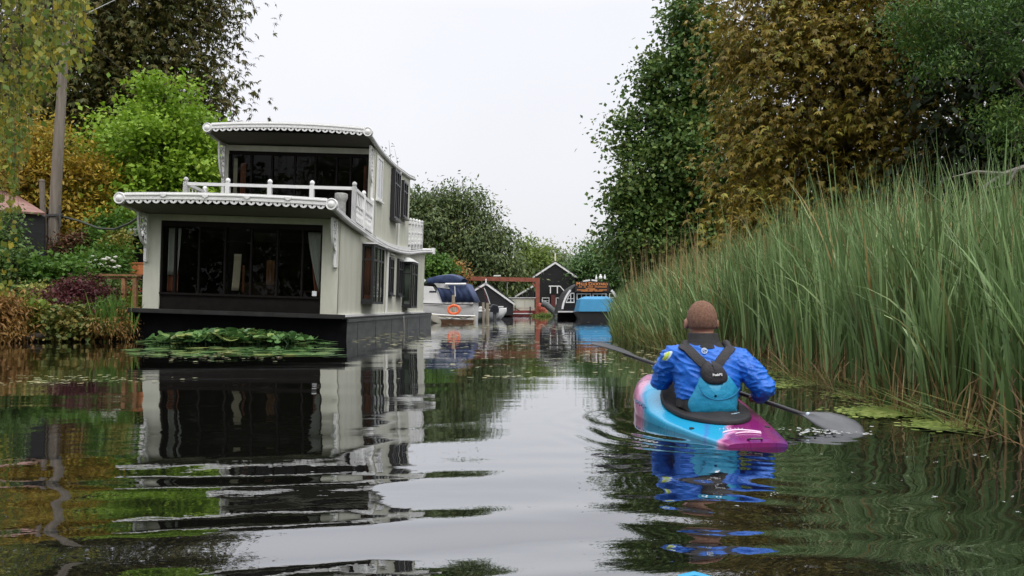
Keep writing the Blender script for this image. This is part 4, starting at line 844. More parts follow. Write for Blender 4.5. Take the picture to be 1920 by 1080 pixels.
m = hull_mb(2.6, 1.15, .55, .12, sheer=.15); m.build('hull', M('skiff_grey', (.30, .32, .33), .4, .2, 3), sk, True)
b = MB(); b.tube([(-1.25, -.45, .57), (-.2, -.60, .58), (.8, -.42, .66), (1.25, -.05, .72)], .04, 6); b.build('gunwale', GEL, sk, True)
def outboard(x, y, D, label, col, s=1, rz=.3):
    root = thing('outboard_motor', label, 'outboard motor', P(x, y, D), 'outboard motors by the boats', (0, 0, rz)); root.scale = (s, s, s)
    b = MB(); b.prism([(-.22, .55), (.20, .50), (.24, .72), (.16, .92), (-.12, .98), (-.26, .80)], -.15, .15); b.build('cowl', col, root, bevel=.04)
    b = MB(); b.prism([(-.08, .55), (.12, .55), (.09, -.15), (-.05, -.15)], -.06, .06); b.prism([(-.05, -.12), (.18, -.10), (.20, -.22), (-.08, -.22)], -.04, .04); b.build('leg', M('outboard_leg', (.06, .065, .07), .5), root, bevel=.02)
    b = MB(); b.bar((-.18, 0, .6), (-.62, 0, .68), .04, .04); b.build('tiller', DARK, root)
outboard(927, 604, 42, 'black outboard motor right of the mooring posts', M('cowl_black', (.02, .022, .03), .3, .2), 1.0)
outboard(903, 600, 44.5, 'white cowled outboard motor behind the grey skiff', GEL, .8, -.4)
mc = thing('motor_launch', 'motor launch with maroon canvas cover behind the white cruiser stern', 'boat', P(905, 598, 48), None, (0, 0, .1))
pm = 48 / F
m = hull_mb(3.0, 1.5, .55, .15, sheer=.1); m.build('hull', GEL, mc, True)
b = MB(); b.sheet([[((px_ - 905) * pm, yy, H - (py - HY) * pm) for yy in (-.7, 0, .7)] for px_, py in ((880, 568), (890, 543), (896, 540), (906, 541), (916, 571))]); b.build('canopy', M('maroon_canvas', (.13, .025, .03), .8, .25, 3), mc, True, solid=.02)
b = MB(); b.tube([((906 - 905) * pm, -.75, H - (541 - HY) * pm), ((912 - 905) * pm, -.75, H - (555 - HY) * pm), ((917 - 905) * pm, -.75, H - (571 - HY) * pm)], .035, 6); b.build('hoop', M('hoop_grey', (.45, .45, .45), .4), mc, True)
# boat shed with white bargeboards
BLACKB = M_planks('tarred_boards', (.013, .013, .015), .2, var=.3)
def gable(name, label, D, xl, xr, ye, xa, ya, yb, depth, bb=4.2, over=2, cat='boathouse', yel=None):
    yel = yel or ye
    root = thing(name, label, cat, P((xl + xr) / 2, 575, D)); A, B_, C_ = P(xl, yel, D), P(xa, ya, D), P(xr, ye, D); zb = .1
    b = MB(); b.prism([(A.x, zb), (C_.x, zb), (C_.x, C_.z), (B_.x, B_.z), (A.x, A.z)], D, D + depth); b.build('wall', BLACKB, root, off=root.location)
    t = m_of(bb, D)
    for p_, q_ in ((A, B_), (C_, B_)):
        d = (p_ - q_).normalized(); e = p_ + d * m_of(over, D)
        b = MB(); b.prism([(q_.x, q_.z + .03), (e.x, e.z + .03), (e.x, e.z - t), (q_.x, q_.z - t * 1.15)], D - .12, D - .05); b.build('bargeboard', WHITE, root, off=root.location)
        b = MB(); b.prism([(q_.x, q_.z + .12), (e.x, e.z + .12), (e.x, e.z + .035), (q_.x, q_.z + .035)], D - .14, D + depth + .1); b.build('roof', FELT, root, off=root.location)
    return root
sh = gable('boat_shed', 'low wide black boat shed with shallow white bargeboards left of the red barge', 62, 884, 962, 567, 911, 530, 592, 7, 3.6, 3, yel=546)
b = MB(); b.box(P(910, 0, 61.8).x, P(912.5, 0, 61.8).x, 61.75, 61.85, P(0, 531, 62).z, P(0, 523, 62).z); b.build('finial', WHITE, sh, off=sh.location)
b = MB(); b.box(P(918, 0, 61.9).x, P(944, 0, 61.9).x, 61.86, 61.94, P(0, 576.5, 62).z, P(0, 574, 62).z); b.build('white_rail', WHITE, sh, off=sh.location)
bn = gable('boatyard_barn', 'black boarded barn with steep white bargeboards and weathervane at the end of the water', 78, 1002, 1079, 517, 1041, 491, 590, 12, 3.2, 4, 'barn')
lt = thing('lean_to_shed', 'black lean-to with white sloping bargeboard on the left of the barn', 'shed', P(985, 575, 76))
a, c = P(966, 556, 76), P(1000, 535, 76)
b = MB(); b.prism([(a.x, .1), (c.x, .1), (c.x, c.z), (a.x, a.z)], 76, 80); b.build('wall', BLACKB, lt, off=lt.location)
b = MB(); t = m_of(3.4, 76); b.prism([(a.x - .15, a.z - t), (c.x, c.z - t), (c.x, c.z + .05), (a.x - .15, a.z + .05 - .05)], 75.85, 75.95); b.build('bargeboard', WHITE, lt, off=lt.location)
wv = MB(); wv.tube([P(1041, 490, 78), P(1041, 474, 78)], .075, 8); wv.build('finial', M('finial_cream', (.75, .72, .5), .5, .05), bn, off=bn.location)
wv = MB(); q = P(1041, 474, 78); wv.tube([q, q + Vector((0, 0, .35))], .02, 6); wv.bar(q + Vector((-.25, 0, .34)), q + Vector((.28, 0, .30)), .02, .03); wv.prism([(q.x - .26, q.z + .30), (q.x - .05, q.z + .35), (q.x - .26, q.z + .42)], 77.99, 78.01); wv.build('weathervane', DARK, bn, off=bn.location)
def pane_window(x0, x1, y0, y1, D, root, nx_=2, ny_=2, poly=None):
    a, c = P(x0, y1, D), P(x1, y0, D); f = .07; m = MB(); yy = D
    m.box(a.x, a.x + f, yy - .06, yy - .005, a.z, c.z); m.box(c.x - f, c.x, yy - .06, yy - .005, a.z, c.z); m.box(a.x + f, c.x - f, yy - .06, yy - .005, c.z - f, c.z); m.box(a.x + f, c.x - f, yy - .06, yy - .005, a.z, a.z + f)
    for i in range(1, nx_): x = a.x + (c.x - a.x) * i / nx_; m.box(x - .02, x + .02, yy - .05, yy - .005, a.z + f, c.z - f)
    for i in range(1, ny_): z = a.z + (c.z - a.z) * i / ny_; m.box(a.x + f, c.x - f, yy - .045, yy - .005, z - .02, z + .02)
    w_ = m.build('window', WHITE, root, off=root.location); q = MB(); q.box(a.x + f, c.x - f, yy - .03, yy - .004, a.z + f, c.z - f); q.build('pane', DGLASS, w_, off=root.location)
pane_window(1016, 1030, 558, 569, 78, bn, 1, 2); pane_window(1042, 1053, 558, 573, 78, bn, 1, 1)
b = MB(); D = 77.4
for x in (1032, 1045): b.bar(P(x, 550, D), P(x, 536.5, D), .1, .08)
b.bar(P(1029, 536.5, D), P(1050, 536.5, D), .09, .1); b.bar(P(1050, 536.5, D), P(1060, 548, D), .09, .09); b.build('porch_frame', WHITE, bn, off=bn.location)
b = MB(); b.box(P(1033, 0, 77.7).x, P(1042, 0, 77.7).x, 77.7, 77.95, .3, P(0, 553, 77.7).z); b.build('door', M('door_maroon', (.10, .02, .02), .5, .2), bn, off=bn.location)
# red crane gantry and red barge
RED = M('red_oxide', (.24, .055, .03), .65, .3, 3, .2, 20, col2=(.32, .10, .06))
gt = thing('crane_gantry', 'rusty red steel gantry beam spanning in front of the boat sheds', 'gantry', P(1008, 590, 66))
b = MB(); b.bar(P(872, 522, 66), P(1012, 525, 66), .25, .34); b.build('beam', RED, gt, off=gt.location)
b = MB(); b.bar(P(1008, 598, 66), P(1008, 527, 66), .36, .3); b.build('leg', RED, gt, off=gt.location)
b = MB(); b.bar(P(874, 590, 66), P(874, 524, 66), .28, .28); b.build('leg', RED, gt, off=gt.location)
b = MB(); b.bar(P(1008, 545, 66), P(998, 528, 66), .15, .15); b.build('brace', RED, gt, off=gt.location)
b = MB(); b.tube([P(951, 526, 66), P(951, 552, 66)], .03, 6); b.build('chain', M('chain_grey', (.35, .33, .3), .5), gt, off=gt.location)
b = MB(); b.box(P(926, 0, 66).x, P(939, 0, 66).x, 65.9, 66.1, P(0, 518, 66).z, P(0, 516, 66).z); b.build('light_fitting', WHITE, gt, off=gt.location)
bg = thing('work_barge', 'red hulled work barge with cream panelled deckhouse in front of the boat sheds', 'barge', P(975, 591, 68))
b = MB(); a, c = P(928, 592, 67), P(1010, 582, 67); b.prism([(a.x + .25, -.2), (c.x, -.2), (c.x, c.z), (a.x, c.z)], 66.6, 70); b.build('hull', M('barge_red', (.20, .03, .025), .55, .25), bg, off=bg.location)
b = MB(); b.box(a.x + .1, P(998, 0, 67).x, 66.5, 66.58, P(0, 588.6, 67).z, P(0, 587, 67).z); b.build('white_band', WHITE, bg, off=bg.location)
CREAM = M('cream_panel', (.62, .62, .50), .6, .08, 3)
b = MB(); b.box(P(948, 0, 67).x, P(1002, 0, 67).x, 67, 69, c.z, P(0, 559, 67).z); b.build('deckhouse', CREAM, bg, off=bg.location)
b = MB()
for x0, x1 in ((951, 965), (968, 982), (985, 999)): b.box(P(x0, 0, 67).x, P(x1, 0, 67).x, 66.96, 66.998, P(0, 577, 67).z, P(0, 564, 67).z)
b.build('panel', M('panel_pale', (.68, .69, .58), .5, .05), bg, off=bg.location)
b = MB(); b.box(P(946, 0, 67).x, P(1004, 0, 67).x, 66.9, 69.1, P(0, 559, 67).z, P(0, 557.5, 67).z); b.build('deckhouse_top', WHITE, bg, off=bg.location)
b = MB(); b.bar(P(994, 587, 66.4), P(994, 575, 66.4), .10, .10); b.bar(P(965, 578, 66.8), P(975, 583, 66.8), .08, .08); b.bar(P(966, 573, 66.8), P(967, 583, 66.8), .06, .06); b.build('deck_gear', DARK, bg, off=bg.location)
b = MB(); b.prism([(P(942, 0, 66).x, P(0, 582, 66).z), (P(951, 0, 66).x, P(0, 582, 66).z), (P(950, 0, 66).x, P(0, 568, 66).z), (P(945, 0, 66).x, P(0, 568, 66).z)], 66, 66.4); b.build('fender_post', OLDWOOD, bg, off=bg.location)
for i, (x, y, s) in enumerate(((1017, 580, .55), (1012, 574, .4), (1022, 588, .5))):
    b = MB(); c = P(x, y, 65); rr = random.Random(i)
    b.lathe([(.02, -s), (s * .5, -s * .8), (s * .55, 0), (s * .4, s * .5), (.02, s * .7)], c, 'z', 9)
    tag(b.build('red_buoy', M('buoy_red', (.35, .07, .04), .6, .25)), ['faded red buoy hanging by the gantry leg, middle of three', 'faded red buoy by the gantry leg, topmost of three', 'faded red buoy by the gantry leg, nearest the water'][i], 'buoy', 'red buoys by the gantry leg')
b = MB(); b.tube([P(1016, 568, 64), P(1025, 572, 64), P(1036, 582, 64), P(1042, 592, 64)], [.3, .28, .25, .2], 10); tag(b.build('tarpaulin_roll', M('tarp_grey', (.13, .14, .14), .8, .3, 2), None, True), 'grey rolled tarpaulin sloping down beside the gantry leg', 'tarpaulin')
shrub('water_weed', 'patch of bright green weed at the water under the grey tarpaulin', 'weed', [bl(1020, 592, 62, 16, 3), bl(1004, 593, 62, 8, 2)], L_YGREEN, 40, 30, .12, 81, spread=.25)
# arched boathouse with the sign
D = 53.0
ab = thing('arched_boathouse', 'black round topped boathouse with white arched trim and painted sign', 'boathouse', P(1108, 585, D))
def A2(x, y): q = P(x, y, D); return (q.x, q.z)
arc_px = [(1052, 590), (1055, 575), (1060, 560), (1068, 546), (1079, 535), (1093, 527), (1108, 524), (1123, 527), (1137, 535), (1148, 546), (1157, 560), (1163, 578), (1164, 590)]
b = MB(); b.prism([A2(*q) for q in arc_px], D, D + 9); b.build('wall', BLACKB, ab, off=ab.location)
def arc_trim(lo, hi, wd):
    m = MB(); ang = np.linspace(lo, hi, 14); cxp, cyp, rx_, ry_ = 1108, 588, 56, 64
    o = [A2(cxp + rx_ * math.cos(a), cyp - ry_ * math.sin(a)) for a in ang]; i_ = [A2(cxp + (rx_ - wd) * math.cos(a), cyp - (ry_ - wd) * math.sin(a)) for a in ang]
    for k in range(13): m.prism([o[k], o[k + 1], i_[k + 1], i_[k]], D - .14, D - .02)
    m.build('arch_trim', WHITE, ab, off=ab.location)
arc_trim(math.radians(12), math.radians(45), 4.5); arc_trim(math.radians(78), math.radians(89), 3); arc_trim(math.radians(92), math.radians(106), 3); arc_trim(math.radians(135), math.radians(172), 3.6)
pane_window(1081, 1108, 550, 563, D, ab, 3, 1); pane_window(1111, 1137, 550, 563, D, ab, 3, 1); 
def quarter(pts, bars):
    m = MB(); P2 = [A2(*q) for q in pts]; n = len(P2); cxm = sum(p[0] for p in P2) / n; czm = sum(p[1] for p in P2) / n; f = .22
    I2 = [(p[0] + (cxm - p[0]) * f, p[1] + (czm - p[1]) * f) for p in P2]
    for k in range(n): m.prism([P2[k], P2[(k + 1) % n], I2[(k + 1) % n], I2[k]], D - .07, D - .01)
    for p_, q_ in bars: a, c = A2(*p_), A2(*q_); m.bar((a[0], D - .04, a[1]), (c[0], D - .04, c[1]), .05, .04)
    w_ = m.build('window', WHITE, ab, off=ab.location); q = MB(); q.prism(I2, D - .03, D - .012); q.build('pane', DGLASS, w_, off=ab.location)
quarter([(1060, 568), (1077, 568), (1077, 549), (1070, 549), (1065, 556)], [((1063, 560), (1076, 560)), ((1070, 551), (1070, 567))])
quarter([(1142, 564), (1158, 566), (1154, 556), (1149, 550), (1142, 550)], [((1143, 558), (1155, 558))])
b = MB(); b.box(P(1046, 0, 52).x, P(1170, 0, 52).x, 51.6, 53, P(0, 587, 52).z - .06, P(0, 584, 52).z); b.box(P(1046, 0, 52).x, P(1170, 0, 52).x, 52.2, 53, -.4, P(0, 587, 52).z - .07); b.build('staging', DWOOD, ab, off=ab.location)
b = MB(); b.box(P(1046, 0, 51.6).x, P(1080, 0, 51.6).x, 51.5, 51.58, P(0, 584.5, 52).z - .04, P(0, 583, 52).z); b.build('staging_edge', PIPE, ab, off=ab.location)
sg = thing('boatyard_sign', 'dark sign board with orange lettering on the front of the arched boathouse', 'sign', P(1110, 537, 52.6))
a, c = P(1079, 547, 52.6), P(1142, 528, 52.6)
b = MB(); b.box(a.x, c.x, 52.55, 52.75, a.z, c.z); b.build('board', M('sign_black', (.022, .015, .012), .5, .2), sg, off=sg.location)
GOLD = M('sign_orange', (.75, .27, .07), .6, .1)
rot = Matrix.Rotation(math.pi / 2, 4, 'X'); u1 = m_of(1, 52.6)
def sign_text(s, px_, py, hgt): text_mesh(s, hgt, GOLD, 'lettering', sg, Matrix.Translation((0 + (px_ - 1110) * u1, -.07, (537 - py) * u1)) @ rot, .01, .006)
sign_text('M', 1084, 532.6, 9.2 * u1); sign_text('ILLS', 1094.5, 533, 7.0 * u1); sign_text('D', 1106.5, 532.6, 9.2 * u1); sign_text('OCKYARD', 1123.5, 533, 6.6 * u1)
b = MB()
for y, segs in ((538, [(1085, 1091), (1095, 1099), (1102, 1112), (1115, 1138)]), (541.5, [(1098, 1116)]), (543.6, [(1082, 1102), (1105, 1120), (1123, 1138)]), (545.6, [(1090, 1112), (1115, 1130)])):
    for x0, x1 in segs: q = P(x0, y, 52.5); r_ = P(x1, y, 52.5); b.box(q.x, r_.x, 52.54, 52.548, q.z - .022, q.z + .022)
o_ = b.build('small_print', GOLD, sg, off=sg.location); o_['kind'] = 'stuff'
for i, (x, y) in enumerate(((1118, 521), (1126, 519.5), (1134, 520))):
    c = P(x, y + 4, 54); b = MB(); g0 = .13 if i == 1 else .08
    b.lathe([(.02, 0), (g0 * .8, .03), (g0, .12), (g0 * .75, .20), (g0 * .45, .26), (g0 * .5, .31), (.01, .36)], c, 'z', 10)
    tag(b.build('white_finial', WHITE, None, True), ['small white knob on the arched roof, left of three', 'largest white knob on top of the arched roof, middle of three', 'white knob on the arched roof, right of three'][i], 'finial', 'white knobs on the arched roof')
bt2 = thing('covered_boat', 'boat under bright blue tarpaulin in front of the arched boathouse', 'boat', P(1112, 592, 49)); D = 49.0
b = MB(); 
bot = [(1085, 584), (1150, 584)]; a, c = P(1085, 584, 47.5), P(1152, 584, 47.5); a2, c2 = P(1088.5, 561, 48), P(1150, 561, 48); z3 = P(0, 556, 49).z
b.add([(a.x, 47.5, a.z), (c.x, 47.5, c.z), (c.x, 51, c.z), (a.x, 51, a.z), (a2.x, 47.7, a2.z), (c2.x, 47.7, c2.z), (c2.x, 50.8, c2.z), (a2.x, 50.8, a2.z), (a2.x + .35, 48.6, z3), (c2.x - .3, 48.6, z3), (c2.x - .3, 50, z3), (a2.x + .35, 50, z3)],
      [(0,1,5,4),(1,2,6,5),(2,3,7,6),(3,0,4,7),(4,5,9,8),(5,6,10,9),(6,7,11,10),(7,4,8,11),(8,9,10,11)])
b.build('tarpaulin', M('blue_tarp', (.02, .22, .42), .55, .15, 1.5, .3, 4), bt2, off=bt2.location)
b = MB(); b.prism([(a.x - .1, a.z - .02), (c.x, c.z - .02), (c.x - .3, -.2), (a.x + .3, -.2)], 47.6, 50.8); b.build('hull', DARK, bt2, off=bt2.location)

# ------------------------------------------------------------------ reeds, duckweed, lilies
L_REED = M_leaf('leaf_reed', [(0.3577, 0.2437, 0.0953), (0.0894, 0.129, 0.0409), (0.1219, 0.2007, 0.0681), (0.1951, 0.3011, 0.1158), (0.3251, 0.4588, 0.2043), (0.6177, 0.6881, 0.3541)], .2, .38)
L_REEDDRY = M_leaf('leaf_reed_dry', [(0.0875, 0.05, 0.025), (0.2, 0.1187, 0.0562), (0.35, 0.2375, 0.1125), (0.45, 0.3375, 0.1625)], .2)
L_SEDGE = M_leaf('leaf_sedge', [(0.1215, 0.1148, 0.0405), (0.0945, 0.1485, 0.0405), (0.1485, 0.216, 0.0607), (0.2295, 0.2835, 0.0945), (0.351, 0.27, 0.108)], .25)
gr = np.random.default_rng(77)
def reed_h(D): return np.minimum(2.15, .74 + .134 * D)
def reed_set(n, d0, d1, x0, x1, hs, seed, dens=1.6):
    g = np.random.default_rng(seed); D = d0 + (d1 - d0) * g.random(n) ** dens; X = redge(D) + x0 + (x1 - x0) * g.random(n) ** 1.15
    # stems gather in tufts
    cl = g.integers(0, 10**6, n); X += .10 * np.sin(D * 9 + X * 5); D += .10 * np.sin(X * 11)
    return np.stack([X, D, np.full(n, -.05) + np.clip((X - redge(D) - 1) * .08, 0, .3)], 1), g
B, g = reed_set(2000, 3.75, 11.5, .05, 4.2, 1, 90, 1.25); per = 7; nt_ = len(B); k = np.repeat(np.arange(nt_), per); n = len(k)
B = B[k] + np.concatenate([g.normal(0, .028, (n, 2)), np.zeros((n, 1))], 1); D = B[:, 1]; edge_t = np.clip((B[:, 0] - redge(D)) / .5, .0, 1)
hh = reed_h(D + 1.2) * g.uniform(.55, 1.10, n) * (.78 + .36 * g.random(nt_))[k] * (1 + .09 * np.sin(B[:, 0] * 2.7 + D * 1.9)) * (.74 + .26 * edge_t)
bend = np.where(g.random(n) < .66, np.abs(g.normal(.12, .16, n)), np.abs(g.normal(.75, .55, n)))
rb = blades('reed_bed', B, hh, g.uniform(.011, .030, n), np.abs(g.normal(.04, .10, n)), bend, L_REED, np.clip(.5 * g.beta(1.3, 1.4, nt_)[k] + .5 * g.beta(1.1, 1.3, n), 0, 1), az=np.where(g.random(n) < .35, g.normal(math.radians(170), .9, n), g.uniform(0, 6.28, n)), seed=91, seg=8)
tag(rb, 'tall blue green bulrush bed lining the right bank beside the paddler', 'reeds', kind='stuff')
B, g = reed_set(13000, 11, 36, .0, 5.0, 1, 92, 1.5); D = B[:, 1]; n = len(D); dx = B[:, 0] - redge(D)
hh = np.minimum(reed_h(D), .75 + dx * .62 + .02 * D) * g.uniform(.7, 1.08, n)
az_ = np.where(g.random(n) < .7, g.normal(math.radians(190), .8, n), g.uniform(0, 6.28, n))
rb = blades('far_reed_bed', B, hh, g.uniform(.016, .030, n), np.abs(g.normal(.10, .14, n)), np.abs(g.normal(.5, .5, n)), L_REED, np.clip(g.beta(1.7, 2.0, n), 0, 1), az=az_, seed=93, seg=7)
tag(rb, 'lower reeds curving away along the right bank towards the boatyard', 'reeds', kind='stuff')
n = 5200; D = 11.5 + 14 * gr.random(n) ** 1.3; X = redge(D) - .12 + 1.5 * gr.random(n); B = np.stack([X, D, np.full(n, -.03)], 1)
sdg = blades('sedge_fringe', B, gr.uniform(.45, 1.15, n) * np.clip(.55 + (X - redge(D)) * .6, .4, 1.1), gr.uniform(.010, .020, n), np.abs(gr.normal(.25, .25, n)), np.abs(gr.normal(.9, .6, n)), L_SEDGE, gr.random(n), az=gr.normal(math.radians(200), .9, n), seed=94)
tag(sdg, 'arching yellow green sedge overhanging the water behind the paddler', 'sedge', kind='stuff')
n = 2600; D = 3.7 + 10 * gr.random(n) ** 1.2; X = redge(D) - .12 + 1.7 * gr.random(n) ** 1.5; B = np.stack([X, D, np.full(n, -.03)], 1)
dr_ = blades('dead_reed_litter', B, gr.uniform(.15, .62, n), gr.uniform(.007, .014, n), np.abs(gr.normal(.4, .55, n)), gr.normal(.3, .6, n), L_REEDDRY, gr.random(n), az=gr.uniform(0, 6.28, n), seed=95)
tag(dr_, 'brown dead reed stems tangled at the foot of the reed bed', 'reeds', kind='stuff')
n = 900; D = 4.2 + 8 * gr.random(n); X = redge(D) - .15 + .9 * gr.random(n); B = np.stack([X, D, np.full(n, .02)], 1)
fl2 = blades('fallen_reed', B, gr.uniform(.25, .8, n), gr.uniform(.008, .016, n), gr.uniform(1.2, 1.5, n), gr.normal(.05, .15, n), L_SEDGE, gr.random(n), az=gr.normal(math.radians(200), .9, n), seed=96)
tag(fl2, 'flattened yellow green reed blades lying over the water edge', 'reeds', kind='stuff')
n = 560; D = 5 + 17 * gr.random(n); X = redge(D) + .3 + 3.2 * gr.random(n); B = np.stack([X, D, np.full(n, .0)], 1)
tl = blades('reed_plume', B, reed_h(D + 1) * gr.uniform(.92, 1.14, n), gr.uniform(.010, .018, n), np.abs(gr.normal(.04, .06, n)), np.abs(gr.normal(.1, .15, n)), L_REEDDRY, .45 + .55 * gr.random(n), seed=97)
tag(tl, 'scattered tan dead stems standing above the reed tops', 'reeds', kind='stuff')
b = MB(); b.tube([P(1785, 560, 7.6), P(1784, 500, 7.6), P(1781, 418, 7.6)], [.016, .016, .015], 8); tag(b.build('cane', M('cane_tan', (.58, .42, .20), .6, .15), None, True), 'straight tan cane standing upright among the reeds at right', 'cane')
def discs(name, pts, rad, mat, tone, kind='stuff', notch=False, z=None, tilt=None, n=9, label='', cat=''):
    k = len(pts); t = np.linspace(0, 2 * np.pi, n, endpoint=False); rr = rad[:, None] * (1 + .16 * gr.normal(size=(k, n))); ph = gr.uniform(0, 6.28, k)[:, None]
    X = pts[:, 0:1] + rr * np.cos(t + ph); Y = pts[:, 1:2] + rr * np.sin(t + ph); Z = np.repeat(pts[:, 2:3], n, 1)
    o = mesh_np(name, np.stack([X, Y, Z], -1).reshape(-1, 3), np.arange(k * n).reshape(k, n), mat, None, tone)
    return tag(o, label, cat, kind=kind)
L_DUCK = M_leaf('duckweed_green', [(.10, .15, .03), (.18, .25, .05), (.27, .34, .08), (.36, .40, .13)], .1)
cs = [(P(1560, 712, 0).x, 0)]; pts = []
for (px, py, rx, ry, k) in ((1560, 715, 110, 9, 900), (1480, 700, 70, 6, 500), (1700, 772, 120, 12, 1500), (1790, 798, 70, 9, 2200), (1690, 775, 90, 8, 1200), (1640, 742, 90, 8, 700), (1860, 790, 60, 22, 500), (1330, 690, 60, 4, 250), (1460, 725, 50, 5, 200)):
    for _ in range(k):
        x, y = px + rx * gr.normal() * .5, py + ry * gr.normal() * .5; Dd = H * F / (y - HY); pts.append(((x - CX) / F * Dd, Dd, .011 + .003 * gr.random()))
pts = np.array(pts); discs('duckweed', pts, gr.uniform(.006, .026, len(pts)), L_DUCK, gr.random(len(pts)), n=6, label='pale green duckweed mat floating at the foot of the reeds', cat='duckweed')
pts = []
for (px, py, rx, ry, k) in ((900, 640, 220, 18, 300), (760, 640, 90, 14, 200), (1000, 612, 120, 8, 420), (900, 612, 90, 5, 260), (1180, 672, 90, 18, 180), (960, 708, 60, 3, 40), (1230, 700, 60, 12, 60), (150, 712, 150, 8, 120), (60, 720, 80, 5, 60), (380, 668, 160, 10, 160), (1010, 680, 180, 25, 110), (700, 628, 60, 5, 120)):
    for _ in range(k):
        x, y = px + rx * gr.normal() * .55, py + ry * gr.normal() * .55
        if y < 592: continue
        Dd = H * F / (y - HY); pts.append(((x - CX) / F * Dd, Dd, .012))
pts = np.array(pts); pts = pts[gr.random(len(pts)) < .6]; discs('floating_leaves', pts, gr.uniform(.010, .035, len(pts)) * np.clip(pts[:, 1] / 9, .6, 3.2), M_leaf('scum_pale', [(.16, .18, .08), (.26, .28, .14), (.40, .40, .26), (.5, .42, .2)], .1), gr.random(len(pts)), n=8, label='small pale leaves and scum flecks scattered over the calm water', cat='floating leaves')
# raised lily leaves in front of the houseboat bow
L_LILY = M_leaf('leaf_lily', [(0.043, 0.102, 0.0326), (0.0782, 0.17, 0.051), (0.1271, 0.255, 0.0816), (0.1955, 0.323, 0.1122), (0.3519, 0.34, 0.102)], .2, .3)
LV, LF, LT = [], [], []
def lily(c, r, tilt, az, cup, tone):
    k = len(LV); n = 14; u = Vector((math.cos(az), math.sin(az), 0)); ax = Vector((-math.sin(az), math.cos(az), 0)); q = Matrix.Rotation(tilt, 3, ax); c = Vector(c); LV.append(tuple(c))
    for j in range(n):
        a = .28 + (2 * math.pi - .56) * j / (n - 1); rr = r * (1 + .10 * math.sin(3 * a + az)); v = q @ (Vector((math.cos(a + az) * rr * 1.12, math.sin(a + az) * rr * .9, cup * r * (.5 + .5 * math.sin(2 * a + tone * 6))))); LV.append(tuple(c + v))
    for j in range(n - 1): LF.append((k, k + 1 + j, k + 2 + j)); LT.append(tone)
st = MB()
for i in range(900):
    x = gr.normal(435, 92); py = 652 - abs(gr.normal(0, 12)) - 6
    if not 262 < x < 625: continue
    Dd = H * F / (py - HY); Dd = min(Dd, 16.6); X = (x - CX) / F * Dd; hgt = max(.015, .22 * (1 - ((x - 435) / 185) ** 2) * gr.uniform(.1, 1.0)); c = (X, Dd, hgt)
    lily(c, gr.uniform(.08, .15), gr.normal(.35, .35) if hgt > .06 else .03, gr.uniform(0, 6.28), .35 if hgt > .06 else .03, min(1, gr.random() * .95)); st.tube([(X + gr.normal() * .05, Dd, -.05), c], .008, 4, False)
for i in range(120):
    x = gr.uniform(240, 640); py = gr.uniform(652, 668); Dd = H * F / (py - HY); lily(((x - CX) / F * Dd, Dd, .014), gr.uniform(.07, .14), .0, gr.uniform(0, 6.28), .02, gr.random())
ll = mesh_np('water_lilies', LV, LF, L_LILY, None, LT, smooth=False); tag(ll, 'bank of broad green lily leaves floating and standing in front of the houseboat bow', 'water lilies', kind='stuff')
st.build('leaf_stalk', L_LILY, ll)['kind'] = 'stuff'
# foam flecks on the near water
fp, fr_ = [], []
for (x, y, r) in [(1447, 931, 11), (1348, 888, 9), (1322, 936, 7), (1352, 936, 6), (1380, 953, 6), (1625, 815, 10), (1750, 936, 7), (1330, 904, 4), (1840, 858, 10), (1825, 856, 5), (1700, 860, 4), (1755, 870, 4), (1900, 935, 6), (1908, 965, 6), (1540, 855, 4), (1600, 890, 4), (1640, 910, 4), (1690, 905, 3), (1780, 965, 3), (1880, 945, 5)]:
    for _ in range(5):
        xx, yy = x + gr.normal() * r * .6, y + gr.normal() * r * .12; Dd = H * F / (yy - HY); fp.append(((xx - CX) / F * Dd, Dd, .010)); fr_.append(m_of(r * .36, Dd) * gr.uniform(.3, 1.0))
for _ in range(110):
    x, y = gr.normal(1540, 38), gr.normal(811, 3.5); Dd = H * F / (y - HY); fp.append(((x - CX) / F * Dd, Dd, .012)); fr_.append(gr.uniform(.003, .014))
fp = np.array(fp); discs('foam', fp, np.array(fr_), M('foam_white', (.62, .63, .63), .35, .05), None, n=11, label='white foam flecks on the dark water round the paddle and kayak', cat='foam')

